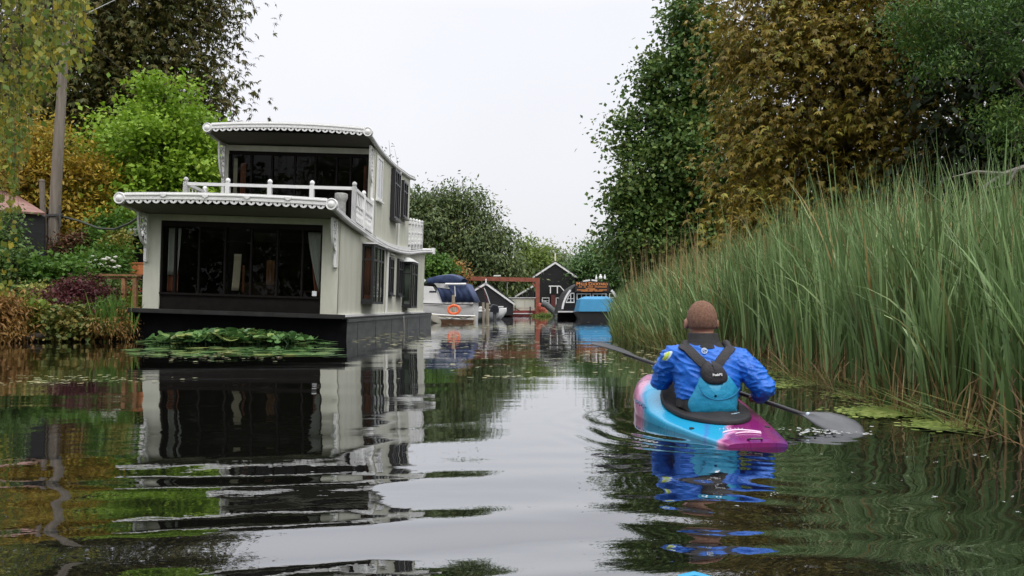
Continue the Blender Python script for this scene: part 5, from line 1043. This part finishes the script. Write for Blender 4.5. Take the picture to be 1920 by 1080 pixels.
# ------------------------------------------------------------------ kayaks
def kayak_material(kind):
    m = bpy.data.materials.new('kayak_plastic_' + kind); m.use_nodes = True; t = m.node_tree; b = t.nodes['Principled BSDF']
    b.inputs['Roughness'].default_value = .28; b.inputs['Coat Weight'].default_value = .3
    c = N(t, 'ShaderNodeTexCoord'); s = N(t, 'ShaderNodeSeparateXYZ'); t.links.new(c.outputs['Object'], s.inputs[0])
    n = N(t, 'ShaderNodeTexNoise'); n.inputs['Scale'].default_value = 2.6; n.inputs['Detail'].default_value = 2; t.links.new(c.outputs['Object'], n.inputs['Vector'])
    # swirled colour bands run along the moulding: position along the boat, skewed across it and wandering
    a = N(t, 'ShaderNodeMath', operation='MULTIPLY_ADD'); a.inputs[1].default_value = -2.4; t.links.new(s.outputs['X'], a.inputs[0]); t.links.new(s.outputs['Y'], a.inputs[2])
    w_ = N(t, 'ShaderNodeMath', operation='MULTIPLY_ADD'); w_.inputs[1].default_value = .62; t.links.new(n.outputs['Fac'], w_.inputs[0]); t.links.new(a.outputs[0], w_.inputs[2])
    mr = N(t, 'ShaderNodeMapRange'); mr.inputs['From Min'].default_value = -2.3; mr.inputs['From Max'].default_value = 2.6; t.links.new(w_.outputs[0], mr.inputs['Value'])
    r = N(t, 'ShaderNodeValToRGB'); t.links.new(mr.outputs[0], r.inputs[0]); r.color_ramp.interpolation = 'LINEAR'
    cyan, mag, pur, pink = (.015, .32, .55, 1), (.21, .010, .13, 1), (.10, .025, .19, 1), (.62, .24, .42, 1)
    stops = [(0, cyan), (.10, pur), (.26, pur), (.31, mag), (.415, mag), (.425, pink), (.435, cyan), (.465, cyan), (.475, (.05, .20, .50, 1)), (.49, cyan), (.74, cyan), (.77, pink), (.83, mag), (.87, pink), (.96, cyan)] if kind == 'swirl' else [(0, cyan), (1, (.03, .42, .68, 1))]
    el = r.color_ramp.elements
    while len(el) < len(stops): el.new(.5)
    for i, (p_, c_) in enumerate(stops): el[i].position = p_; el[i].color = c_
    t.links.new(r.outputs[0], b.inputs['Base Color'])
    n3 = N(t, 'ShaderNodeTexNoise'); n3.inputs['Scale'].default_value = 14; n3.inputs['Detail'].default_value = 4; t.links.new(c.outputs['Object'], n3.inputs['Vector'])
    rr_ = N(t, 'ShaderNodeMapRange'); rr_.inputs['To Min'].default_value = .18; rr_.inputs['To Max'].default_value = .42; t.links.new(n3.outputs['Fac'], rr_.inputs['Value']); t.links.new(rr_.outputs[0], b.inputs['Roughness'])
    return m
ST = [(0, .165, .040, .022, -.01), (.02, .185, .046, .024, -.03), (.15, .255, .055, .026, -.09), (.30, .325, .072, .030, -.13), (.42, .36, .105, .045, -.14), (.58, .355, .20, .07, -.14), (.70, .31, .215, .09, -.12), (.82, .23, .21, .10, -.07), (.92, .14, .20, .11, .0), (.98, .07, .185, .12, .08), (1, .03, .17, .13, .11)]
def kst(s, i): return float(np.interp(s, [q[0] for q in ST], [q[i] for q in ST]))
KL = 2.2
def kayak_hull(mat, parent, name='hull'):
    rows = []; n = 44
    for k in range(n + 1):
        s = k / n; hw, dk, gz, kz = (kst(s, i) for i in (1, 2, 3, 4)); y = (s - .42) * KL; row = []
        for j in range(28):
            a = 2 * math.pi * j / 28; cx_, sx_ = math.cos(a), math.sin(a); e = .62
            x = hw * math.copysign(abs(cx_) ** e, cx_); z = gz + ((dk - gz) if sx_ > 0 else (gz - kz)) * math.copysign(abs(sx_) ** (.8 if sx_ > 0 else .6), sx_)
            row.append((x, y, z))
        row.append(row[0]); rows.append(row)
    m = MB(); m.sheet(rows); m.add(rows[0][:-1], [tuple(range(28))]); m.add(rows[-1][:-1], [tuple(range(28))])
    return m.build(name, mat, parent, True)
def deck_z(s, x=0):
    hw, dk, gz = kst(s, 1), kst(s, 2), kst(s, 3); q = min(1, abs(x) / hw); cx_ = q ** (1 / .62); return gz + (dk - gz) * max(0, 1 - cx_ ** 2) ** .4
KY = thing('kayak', 'blue and magenta swirled plastic kayak carrying the paddler', 'kayak', (1.245, 5.04, 0), None, (math.radians(1.0), 0, math.radians(4.5)))
kmat = kayak_material('swirl'); kayak_hull(kmat, KY)
NEO = M('black_neoprene', (.018, .017, .018), .75, .25, 12, .25, 60)
CKY, CKL, CKW = -.03, .44, .245
def rim_pt(a, f=1.0, up=0): x = CKW * f * math.cos(a); y = CKY + CKL * f * math.sin(a); return (x, y, max(.045, deck_z(y / KL + .42, x * .6)) + .012 + up)
b = MB(); b.tube([rim_pt(2 * math.pi * i / 40, 1.0, .002) for i in range(41)], .011, 8, False); b.build('cockpit_rim', NEO, KY, True)
rows = []
for f, up in ((1.05, -.012), (1.025, .008), (.97, .010), (.86, .006), (.74, .006)):
    rows.append([rim_pt(2 * math.pi * i / 40, f, up + (.006 * math.sin(i * 1.3) if f < .99 else 0)) for i in range(41)])
rows.append([(.20 * math.cos(2 * math.pi * i / 40), -.105 + .135 * math.sin(2 * math.pi * i / 40), .12) for i in range(41)])
rows.append([(.185 * math.cos(2 * math.pi * i / 40), -.10 + .125 * math.sin(2 * math.pi * i / 40), .24) for i in range(41)])
b = MB(); b.sheet(rows); sd = b.build('spray_deck', NEO, None, True, solid=.006); sd.location = KY.location; sd.rotation_euler = KY.rotation_euler
tag(sd, 'black neoprene spray deck stretched over the kayak cockpit round the paddler', 'spray deck')
# deck fittings and moulded emblem
b = MB(); 
def deck_tube(m, pts, r): m.tube([(x, y, deck_z(y / KL + .42, x) + .004) for x, y in pts], r, 5)
sw = [(-.11 + .22 * i / 14, -.69 + .06 * math.sin(math.pi * i / 14)) for i in range(15)]; deck_tube(b, sw, .006); deck_tube(b, [(-.05 + .15 * i / 8, -.725 + .03 * math.sin(math.pi * i / 8)) for i in range(9)], .005); b.build('deck_emblem', M('emblem_pale', (.85, .62, .78), .4, .05), KY)
b = MB()
for i in range(7): deck_tube(b, [(-.10 + .022 * i, -.605 - .012 * (i % 3)), (-.09 + .022 * i, -.59 + .01 * (i % 2))], .0022)
b.build('deck_marking', M('marking_pale', (.7, .6, .8), .4, .05), KY)
b = MB()
for i in range(6): y = .35 - .055 * i; b.tube([(-kst(y / KL + .42, 1) * .99 - .004, y, .075 + .01 * (i % 2)), (-kst(y / KL + .42, 1) * .985 - .003, y + .03, .10)], .005, 5)
b.build('side_marking', M('marking_dark', (.02, .12, .22), .4, .1), KY)
for x in (-.235, .22): b = MB(); b.lathe([(.016, 0), (.014, .006), (.005, .009)], (x, -.52, deck_z(-.52 / KL + .42, x)), 'z', 10); b.build('deck_bolt', DARK, KY)
b = MB(); b.tube([(-.04, -.875, .048), (-.03, -.900, .058), (.03, -.900, .058), (.04, -.875, .048)], .006, 6); b.build('grab_handle', DARK, KY, True)
PK = thing('kayak', 'light blue kayak bow tip just showing at the bottom edge of the picture', 'kayak', (.215, .29, 0), None, (0, 0, math.radians(-7)))
kayak_hull(kayak_material('plain'), PK)
b = MB(); b.tube([(-.034, 1.225, .180), (-.028, 1.275, .20), (.0, 1.288, .202), (.028, 1.275, .20), (.034, 1.225, .180)], .010, 8); b.build('grab_handle', M('handle_blue', (.02, .30, .52), .4, .1), PK, True)

# ------------------------------------------------------------------ the paddler
def ball(m, c, r, n=14):
    c = Vector(c); r = r if hasattr(r, '__len__') else (r, r, r); rows = []
    for i in range(n + 1):
        a = math.pi * i / n; rows.append([c + Vector((r[0] * math.sin(a) * math.cos(t), r[1] * math.sin(a) * math.sin(t), r[2] * math.cos(a))) for t in [2 * math.pi * j / (n * 2) for j in range(n * 2 + 1)]])
    k = len(m.v); w_ = n * 2
    m.v += [tuple(rows[0][0])]; top = k
    for i in range(1, n): m.v += [tuple(p) for p in rows[i][:-1]]
    m.v += [tuple(rows[n][0])]; bot = len(m.v) - 1; q = lambda i, j: k + 1 + (i - 1) * w_ + j % w_
    for j in range(w_): m.f.append((top, q(1, j), q(1, j + 1))); m.f.append((bot, q(n - 1, j + 1), q(n - 1, j)))
    for i in range(1, n - 1):
        for j in range(w_): m.f.append((q(i, j), q(i + 1, j), q(i + 1, j + 1), q(i, j + 1)))
def limb(m, a, c, ra, rc, sag=(0, 0, 0)):
    a, c, sg_ = Vector(a), Vector(c), Vector(sag); ball(m, a, ra, 9); ball(m, c, rc, 9)
    m.tube([a.lerp(c, t) + sg_ * math.sin(math.pi * t) for t in [i / 8 for i in range(9)]], [ra + (rc - ra) * i / 8 for i in range(9)], 18)
def loft(m, rings, n=36, p=.85):
    k = len(m.v)
    for z, x, y, a, b in rings:
        for j in range(n):
            t = 2 * math.pi * j / n; cs_, sn_ = math.cos(t), math.sin(t)
            m.v.append((x + a * math.copysign(abs(cs_) ** p, cs_), y + b * math.copysign(abs(sn_) ** p, sn_), z))
    for i in range(len(rings) - 1):
        for j in range(n): m.f.append((k+i*n+j, k+i*n+(j+1)%n, k+(i+1)*n+(j+1)%n, k+(i+1)*n+j))
    m.f.append(tuple(k + j for j in reversed(range(n)))); m.f.append(tuple(k + (len(rings)-1)*n + j for j in range(n)))
def fuse(m, name, mat, parent, voxel, smooth=6, wrinkle=None):
    me = bpy.data.meshes.new('tmp'); me.from_pydata(m.v, [], m.f); o = bpy.data.objects.new('tmp', me); COL.objects.link(o)
    q = o.modifiers.new('r', 'REMESH'); q.mode = 'VOXEL'; q.voxel_size = voxel; q2 = o.modifiers.new('s', 'SMOOTH'); q2.iterations = smooth; q2.factor = .5
    me2 = bpy.data.meshes.new_from_object(o.evaluated_get(bpy.context.evaluated_depsgraph_get())); bpy.data.objects.remove(o)
    if wrinkle:
        nr = [v.normal.copy() for v in me2.vertices]
        for v, nn in zip(me2.vertices, nr): v.co += nn * wrinkle(v.co)
    me2.name = name; me2.materials.clear(); me2.materials.append(mat); me2.polygons.foreach_set('use_smooth', [True] * len(me2.polygons))
    o2 = bpy.data.objects.new(name, me2); COL.objects.link(o2); o2.parent = parent
    bv = BVHTree.FromPolygons([v.co.copy() for v in me2.vertices], [tuple(p.vertices) for p in me2.polygons])
    off = parent.location
    for v in me2.vertices: v.co -= off
    return o2, bv
PE = thing('person', 'paddler seen from behind with cropped ginger hair, blue jacket and turquoise buoyancy vest', 'person', (1.245, 4.95, 0))
PL, PR = Vector((.654, 5.9, .464)), Vector((2.06, 4.6, .0)); PU = (PR - PL).normalized()
HR, HL = PL.lerp(PR, .672), PL.lerp(PR, .36)
SHL, SHR, ELL, ELR = (1.045, 4.97, .42), (1.44, 4.95, .41), (.985, 5.08, .272), (1.585, 4.84, .25)
TORSO = [(.165, 1.247, 4.93, .192, .135), (.21, 1.247, 4.93, .198, .138), (.28, 1.25, 4.94, .212, .142), (.35, 1.25, 4.95, .226, .145), (.41, 1.249, 4.96, .226, .135), (.455, 1.246, 4.97, .205, .118), (.495, 1.242, 4.98, .145, .095), (.53, 1.24, 4.985, .085, .078)]
WR, WL = HR + Vector((.0, -.055, .03)), HL + Vector((-.02, -.06, .01))
SKIN = M('skin', (.33, .155, .105), .55, .14, 14, .15, 70, col2=(.42, .21, .15))
m = MB()
loft(m, [(z, x, y, a * .88, b * .86) for z, x, y, a, b in TORSO]); ball(m, (1.247, 4.95, .15), (.17, .13, .10))
limb(m, (1.24, 4.985, .50), (1.238, 5.01, .63), .072, .066)
ball(m, (1.238, 5.018, .672), (.094, .110, .119)); ball(m, (1.238, 5.075, .612), (.066, .066, .066)); ball(m, (1.238, 5.06, .64), (.080, .075, .08))
ball(m, (1.238, 5.138, .645), (.013, .022, .026), 8); ball(m, (1.238, 5.120, .612), (.028, .014, .010), 8); ball(m, (1.238, 5.115, .680), (.07, .022, .016), 8)
for s in (-1, 1): ball(m, (1.238 + s * .101, 5.035, .640), (.013, .026, .036), 8); ball(m, (1.238 + s * .094, 5.045, .622), (.012, .016, .018), 8)
limb(m, SHL, ELL, .060, .045); limb(m, ELL, WL, .045, .030); limb(m, SHR, ELR, .062, .048); limb(m, ELR, WR, .048, .031)
def hand(m, c, wrist, flip):
    """palm on the near side of the shaft; four fingers and a thumb wrap it"""
    w_ = (c - wrist); e1 = (w_ - PU * w_.dot(PU)).normalized(); e2 = PU.cross(e1)
    if e2.z < 0: e2 = -e2
    pc = c - e1 * .020 + e2 * .008; ball(m, pc, .0195, 8); ball(m, pc + PU * .017, .0185, 8); ball(m, pc - PU * .017, .0185, 8); limb(m, wrist, pc, .029, .022)
    for i, (of, ln) in enumerate(((-.030, .86), (-.010, 1.0), (.0105, .95), (.030, .76))):
        a0 = math.radians(150); pts = []
        for k in range(7): a = a0 - math.radians(230 * ln) * k / 6; pts.append(c + PU * of * (1 + .05 * k / 6) + (e1 * math.cos(a) + e2 * math.sin(a)) * .0255)
        m.tube(pts, [.0092 - .0004 * k for k in range(7)], 8); ball(m, pts[-1], .0068, 6)
    pts = [pc - PU * .022 * flip, c - PU * .040 * flip - e1 * .012 - e2 * .016, c - PU * .036 * flip + e1 * .008 - e2 * .025, c - PU * .024 * flip + e1 * .024 - e2 * .016]
    m.tube(pts, [.0115, .0105, .0095, .008], 8); ball(m, pts[-1], .008, 6)
hand(m, HR, WR, 1); hand(m, HL, WL, -1)
fuse(m, 'body', SKIN, PE, .0055, 5)
# eyes, hair
for s in (-1, 1): b = MB(); ball(b, (1.238 + s * .032, 5.122, .662), .011, 8); b.build('eye', M('eye_white', (.6, .6, .58), .2, .1), PE, True, off=PE.location)
HAIR = M('ginger_hair', (.23, .105, .062), .85, .2, 70, 1, 300, col2=(.46, .25, .165), detail=12)
b = MB(); rows = []
for i in range(19):
    a = math.pi * .69 * i / 18; row = []
    for j in range(49):
        t = 2 * math.pi * j / 48; aa = a * (1.0 if math.sin(t) < .2 else 1 - .42 * (math.sin(t) - .2) / .8)
        e = .0032 if i < 18 else -.003
        row.append((1.238 + (.094 + e) * math.sin(aa) * math.cos(t), 5.018 + (.110 + e) * math.sin(aa) * math.sin(t), .672 + (.119 + e) * math.cos(aa)))
    rows.append(row)
b.sheet(rows); b.build('hair', HAIR, PE, True, off=PE.location)
# jacket: one continuous garment with creases
BLUE = M('jacket_blue', (.006, .115, .56), .5, .10, 5, .35, 30, col2=(.010, .16, .68))
def crease(co):
    p = Vector(co); f = 0
    a = noise.noise(Vector((p.x * 7, p.y * 7, p.z * 26 + p.x * 9))); c = noise.noise(Vector((p.x * 13 + p.z * 8, p.y * 10, p.z * 15)) + Vector((9, 3, 1))); d = noise.noise(p * 5)
    arm = min(1, max(0, abs(p.x - 1.245) - .15) / .08)
    q = noise.noise(Vector((p.x * 16 - p.z * 14, p.y * 16, p.z * 22 + p.x * 12)))
    return .012 * (1 - abs(a)) ** 4 * (1 - .4 * arm) + .005 * c + .007 * d + arm * .011 * (1 - abs(q)) ** 4 - .006
m = MB(); loft(m, TORSO)
limb(m, SHL, ELL, .082, .064, (-.012, 0, 0)); limb(m, ELL, HL.lerp(Vector(ELL), .30), .064, .048); limb(m, SHR, ELR, .086, .073, (.004, 0, .012)); limb(m, ELR, HR.lerp(Vector(ELR), .34), .073, .050)
ball(m, (1.10, 4.965, .445), (.10, .10, .06)); ball(m, (1.38, 4.965, .44), (.10, .10, .06))
jk, _jb = fuse(m, 'jacket', BLUE, PE, .0065, 8, crease)
# the vest hangs straight below the hem, so its fitting form carries the torso on downwards
form = MB(); loft(form, [(-.05, 1.247, 4.915, .192, .135), (.10, 1.247, 4.925, .192, .135)] + TORSO, 72); limb(form, SHL, ELL, .082, .064); limb(form, SHR, ELR, .086, .073); ball(form, (1.10, 4.965, .445), (.10, .10, .06)); ball(form, (1.38, 4.965, .44), (.10, .10, .06))
JB = BVHTree.FromPolygons([Vector(v) for v in form.v], form.f)
b = MB(); loft(b, [(.488, 1.241, 4.975, .142, .096), (.505, 1.241, 4.98, .122, .094), (.525, 1.240, 4.985, .106, .092), (.55, 1.239, 4.99, .099, .091), (.580, 1.238, 4.997, .096, .090), (.584, 1.238, 4.998, .088, .082)], 36, 1.0); b.build('collar', NEO, PE, True, off=PE.location)
for w0, h0, e in ((WR, HR, ELR), (WL, HL, ELL)):
    d = (h0 - Vector(e)).normalized(); c = h0 - d * .105; b = MB(); b.tube([c - d * .02, c, c + d * .03], [.048, .040, .034], 14); b.build('cuff', NEO, PE, True, off=PE.location)
CAMP = Vector((0, 0, H))
def drape(px, py, off=0.0):
    d = (P(px, py, 5.0) - CAMP).normalized(); loc, nn, _, _ = JB.ray_cast(CAMP, d)
    if loc is None:
        loc, nn, _, _ = JB.find_nearest(P(px, py, 4.9))
    if nn.dot(d) > 0: nn = -nn
    nn = (nn + Vector((-.1, -1.0, .15))).normalized()
    return loc + nn * off, nn
def panel(name, outline, mat, lift, dome, parent=PE, rings=8, sub=5, edge=.012):
    """a padded panel lying on the jacket; outline listed in picture order, padded to its own thickness"""
    pts = []
    for i in range(len(outline)):
        p0, p1, p2, p3 = [Vector((*outline[(i + k) % len(outline)], 0)) for k in (-1, 0, 1, 2)]
        for s in range(sub):
            t = s / sub; pts.append(.5 * ((2 * p1) + (p2 - p0) * t + (2 * p0 - 5 * p1 + 4 * p2 - p3) * t * t + (3 * p1 - p0 - 3 * p2 + p3) * t ** 3))
    cx_ = sum((p.x for p in pts)) / len(pts); cy_ = sum((p.y for p in pts)) / len(pts); b = MB(); rows = []
    for k in range(rings + 1):
        r = 1 - k / rings; row = []
        for p in pts + pts[:1]:
            loc, nn = drape(cx_ + (p.x - cx_) * r, cy_ + (p.y - cy_) * r, 0); row.append(loc + nn * (lift + dome * (1 - r ** 3)))
        rows.append(row)
    # average out the creases beneath so the padding reads as foam
    rows = [rows[0]] + rows[1:]
    skirt = [v + Vector((0, edge + lift, 0)) for v in rows[0]]
    b.sheet([skirt] + rows); o = b.build(name, mat, parent, True, off=PE.location)
    q = o.modifiers.new('soft', 'SMOOTH'); q.iterations = 6; q.factor = .5
    return o
TURQ = M('vest_turquoise', (.012, .26, .46), .5, .12, 6, .3, 30, col2=(.02, .32, .54))
BLK = M('vest_black', (.020, .018, .020), .7, .2, 9, .3, 80)
vest = panel('buoyancy_vest', [(1313, 706), (1323, 714), (1340, 716), (1357, 714), (1364, 703), (1375, 717), (1384, 733), (1387, 750), (1384, 768), (1372, 776), (1345, 780), (1313, 782), (1299, 777), (1292, 764), (1293, 750), (1302, 734), (1308, 718)], TURQ, .020, .030)
panel('vest_yoke', [(1329, 679), (1343, 682), (1356, 694), (1362, 707), (1358, 719), (1339, 722.5), (1322, 719), (1314, 702), (1317, 687)], BLK, .046, .012, PE)
def strap(name, line, wpx, lift):
    rows = []; k = len(line)
    for i in range(17):
        t = i / 16 * (k - 1); j = min(int(t), k - 2); a, c = Vector((*line[j], 0)), Vector((*line[j + 1], 0)); p = a.lerp(c, t - j); d = (c - a).normalized(); s = Vector((-d.y, d.x, 0)); row = []
        for q in (-1, -.92, -.5, 0, .5, .92, 1):
            loc, nn = drape(p.x + s.x * wpx / 2 * q, p.y + s.y * wpx / 2 * q, 0); row.append(loc + nn * (lift * (0.1 if abs(q) == 1 else 1)))
        rows.append(row)
    b = MB(); b.sheet(rows); o = b.build(name, BLK, PE, True, off=PE.location, solid=.006); return o
strap('vest_strap', [(1276, 646), (1288, 653), (1306, 671), (1326, 690)], 16, .014); strap('vest_strap', [(1372, 651), (1364, 659), (1352, 675), (1340, 692)], 16, .014)
# straps carry on over the shoulders to a front panel
for s, x in ((-1, 1.115), (1, 1.385)):
    b = MB(); b.tube([(x, 4.90, .475), (x + s * -.005, 4.96, .515), (x - s * .01, 5.05, .49), (x - s * .01, 5.10, .40)], .026, 10); b.build('vest_strap', BLK, PE, True, off=PE.location)
b = MB(); loft(b, [(.22, 1.247, 5.06, .15, .06), (.30, 1.25, 5.085, .165, .065), (.38, 1.25, 5.09, .155, .06), (.42, 1.25, 5.085, .12, .04)]); b.build('vest_front', TURQ, PE, True, off=PE.location)
def draped_tube(name, pts, r, mat, off):
    P3 = []
    for i in range(21):
        t = i / 20 * (len(pts) - 1); j = min(int(t), len(pts) - 2); a, c = pts[j], pts[j + 1]; f = t - j; loc, nn = drape(a[0] + (c[0] - a[0]) * f, a[1] + (c[1] - a[1]) * f, off); P3.append(loc)
    for _ in range(3): P3 = [P3[0]] + [(P3[i - 1] + P3[i] * 2 + P3[i + 1]) / 4 for i in range(1, 20)] + [P3[-1]]
    b = MB(); b.tube(P3, r, 6); return b.build(name, mat, PE, True, off=PE.location)
draped_tube('vest_seam', [(1309, 722), (1313, 735), (1324, 745), (1342, 750), (1362, 746), (1374, 737), (1379, 727)], .0035, M('seam_teal', (.01, .17, .34), .6, .1), .050)
draped_tube('vest_drawcord', [(1302, 779), (1325, 782), (1350, 779), (1378, 774)], .004, M('cord_pale', (.30, .45, .55), .6, .1), .048)
loc, nn = drape(1341, 703.5, .064); q = Vector((0, -1, .12)).to_track_quat('Z', 'Y'); text_mesh('PeakPS', .021, M('logo_white', (.8, .8, .8), .5, .02), 'vest_logo', PE, Matrix.Translation(loc - PE.location) @ q.to_matrix().to_4x4() @ Matrix.Rotation(math.radians(3), 4, 'Z'), .002, .0006)
# round emblem on the back, coloured shoulder patch
EMB = M('emblem_white', (.62, .72, .80), .5, .05); b = MB(); c, nn = drape(1320.5, 658.5, .006); e1 = Vector((1, 0, 0)); e2 = Vector((0, .25, .97)).normalized()
ring = [c + (e1 * math.cos(a) + e2 * math.sin(a)) * .0165 for a in [2 * math.pi * k / 20 for k in range(21)]]; b.tube(ring, .0032, 6, False); b.tube([c + e1 * .009 + e2 * .007, c + e2 * .010, c - e1 * .008 + e2 * .003, c + e1 * .006 - e2 * .004, c - e1 * .004 - e2 * .010], .0035, 6); b.build('jacket_emblem', EMB, PE, True, off=PE.location)
panel('shoulder_patch', [(1240, 677), (1244, 665), (1254, 656), (1262, 656.5), (1259, 667), (1249, 679)], M('patch_white', (.55, .66, .72), .5, .1), .004, .003, edge=.004)
panel('shoulder_patch', [(1243, 675), (1246, 667), (1254, 660), (1257, 662), (1252, 671), (1247, 676)], M('patch_lime', (.50, .62, .06), .5, .1), .008, .003, edge=.004)
# paddle
PD = thing('paddle', 'black two bladed paddle held across by the paddler with its right blade in the water', 'paddle', tuple(PL.lerp(PR, .5)))
b = MB(); b.tube([PL.lerp(PR, t) for t in np.linspace(.13, .84, 12)], .0145, 12); b.build('shaft', M('carbon_shaft', (.03, .03, .033), .35, .15, 20), PD, True, off=PD.location)
def blade(t0, t1, nrm, mat, label):
    a, c = PL.lerp(PR, t0), PL.lerp(PR, t1); u = (c - a).normalized(); L = (c - a).length; nrm = Vector(nrm); nrm = (nrm - u * nrm.dot(u)).normalized(); v = u.cross(nrm); b = MB(); rows = []
    for f, wu, wd in ((0, .013, .013), (.10, .020, .022), (.22, .045, .052), (.40, .078, .088), (.60, .092, .104), (.78, .090, .100), (.90, .072, .078), (.97, .042, .045), (1.0, .008, .008)):
        row = []
        for k in range(9):
            s = -1 + k / 4; wq_ = (wd if s < 0 else wu); row.append(a + u * L * f + v * wq_ * s + nrm * (.022 * math.sin(math.pi * f) - .015 * (s * s - .3) * min(1, f * 2) + (.007 if abs(s) < .1 and f < .85 else 0)))
        rows.append(row)
    b.sheet(rows); return b.build('blade', mat, PD, True, off=PD.location, solid=.005)
BLM = M('blade_grey', (.085, .088, .095), .4, .2, 6, .1, 30); blade(.815, 1.02, (.05, -.62, .78), BLM, ''); blade(.20, -.02, (0, .10, 1), M('blade_black', (.02, .021, .023), .4, .2, 6), '')
b = MB(); q = PL.lerp(PR, .845); ball(b, q + Vector((0, -.012, .012)), (.014, .008, .014), 6); b.build('blade_label', EMB, PD, True, off=PD.location)
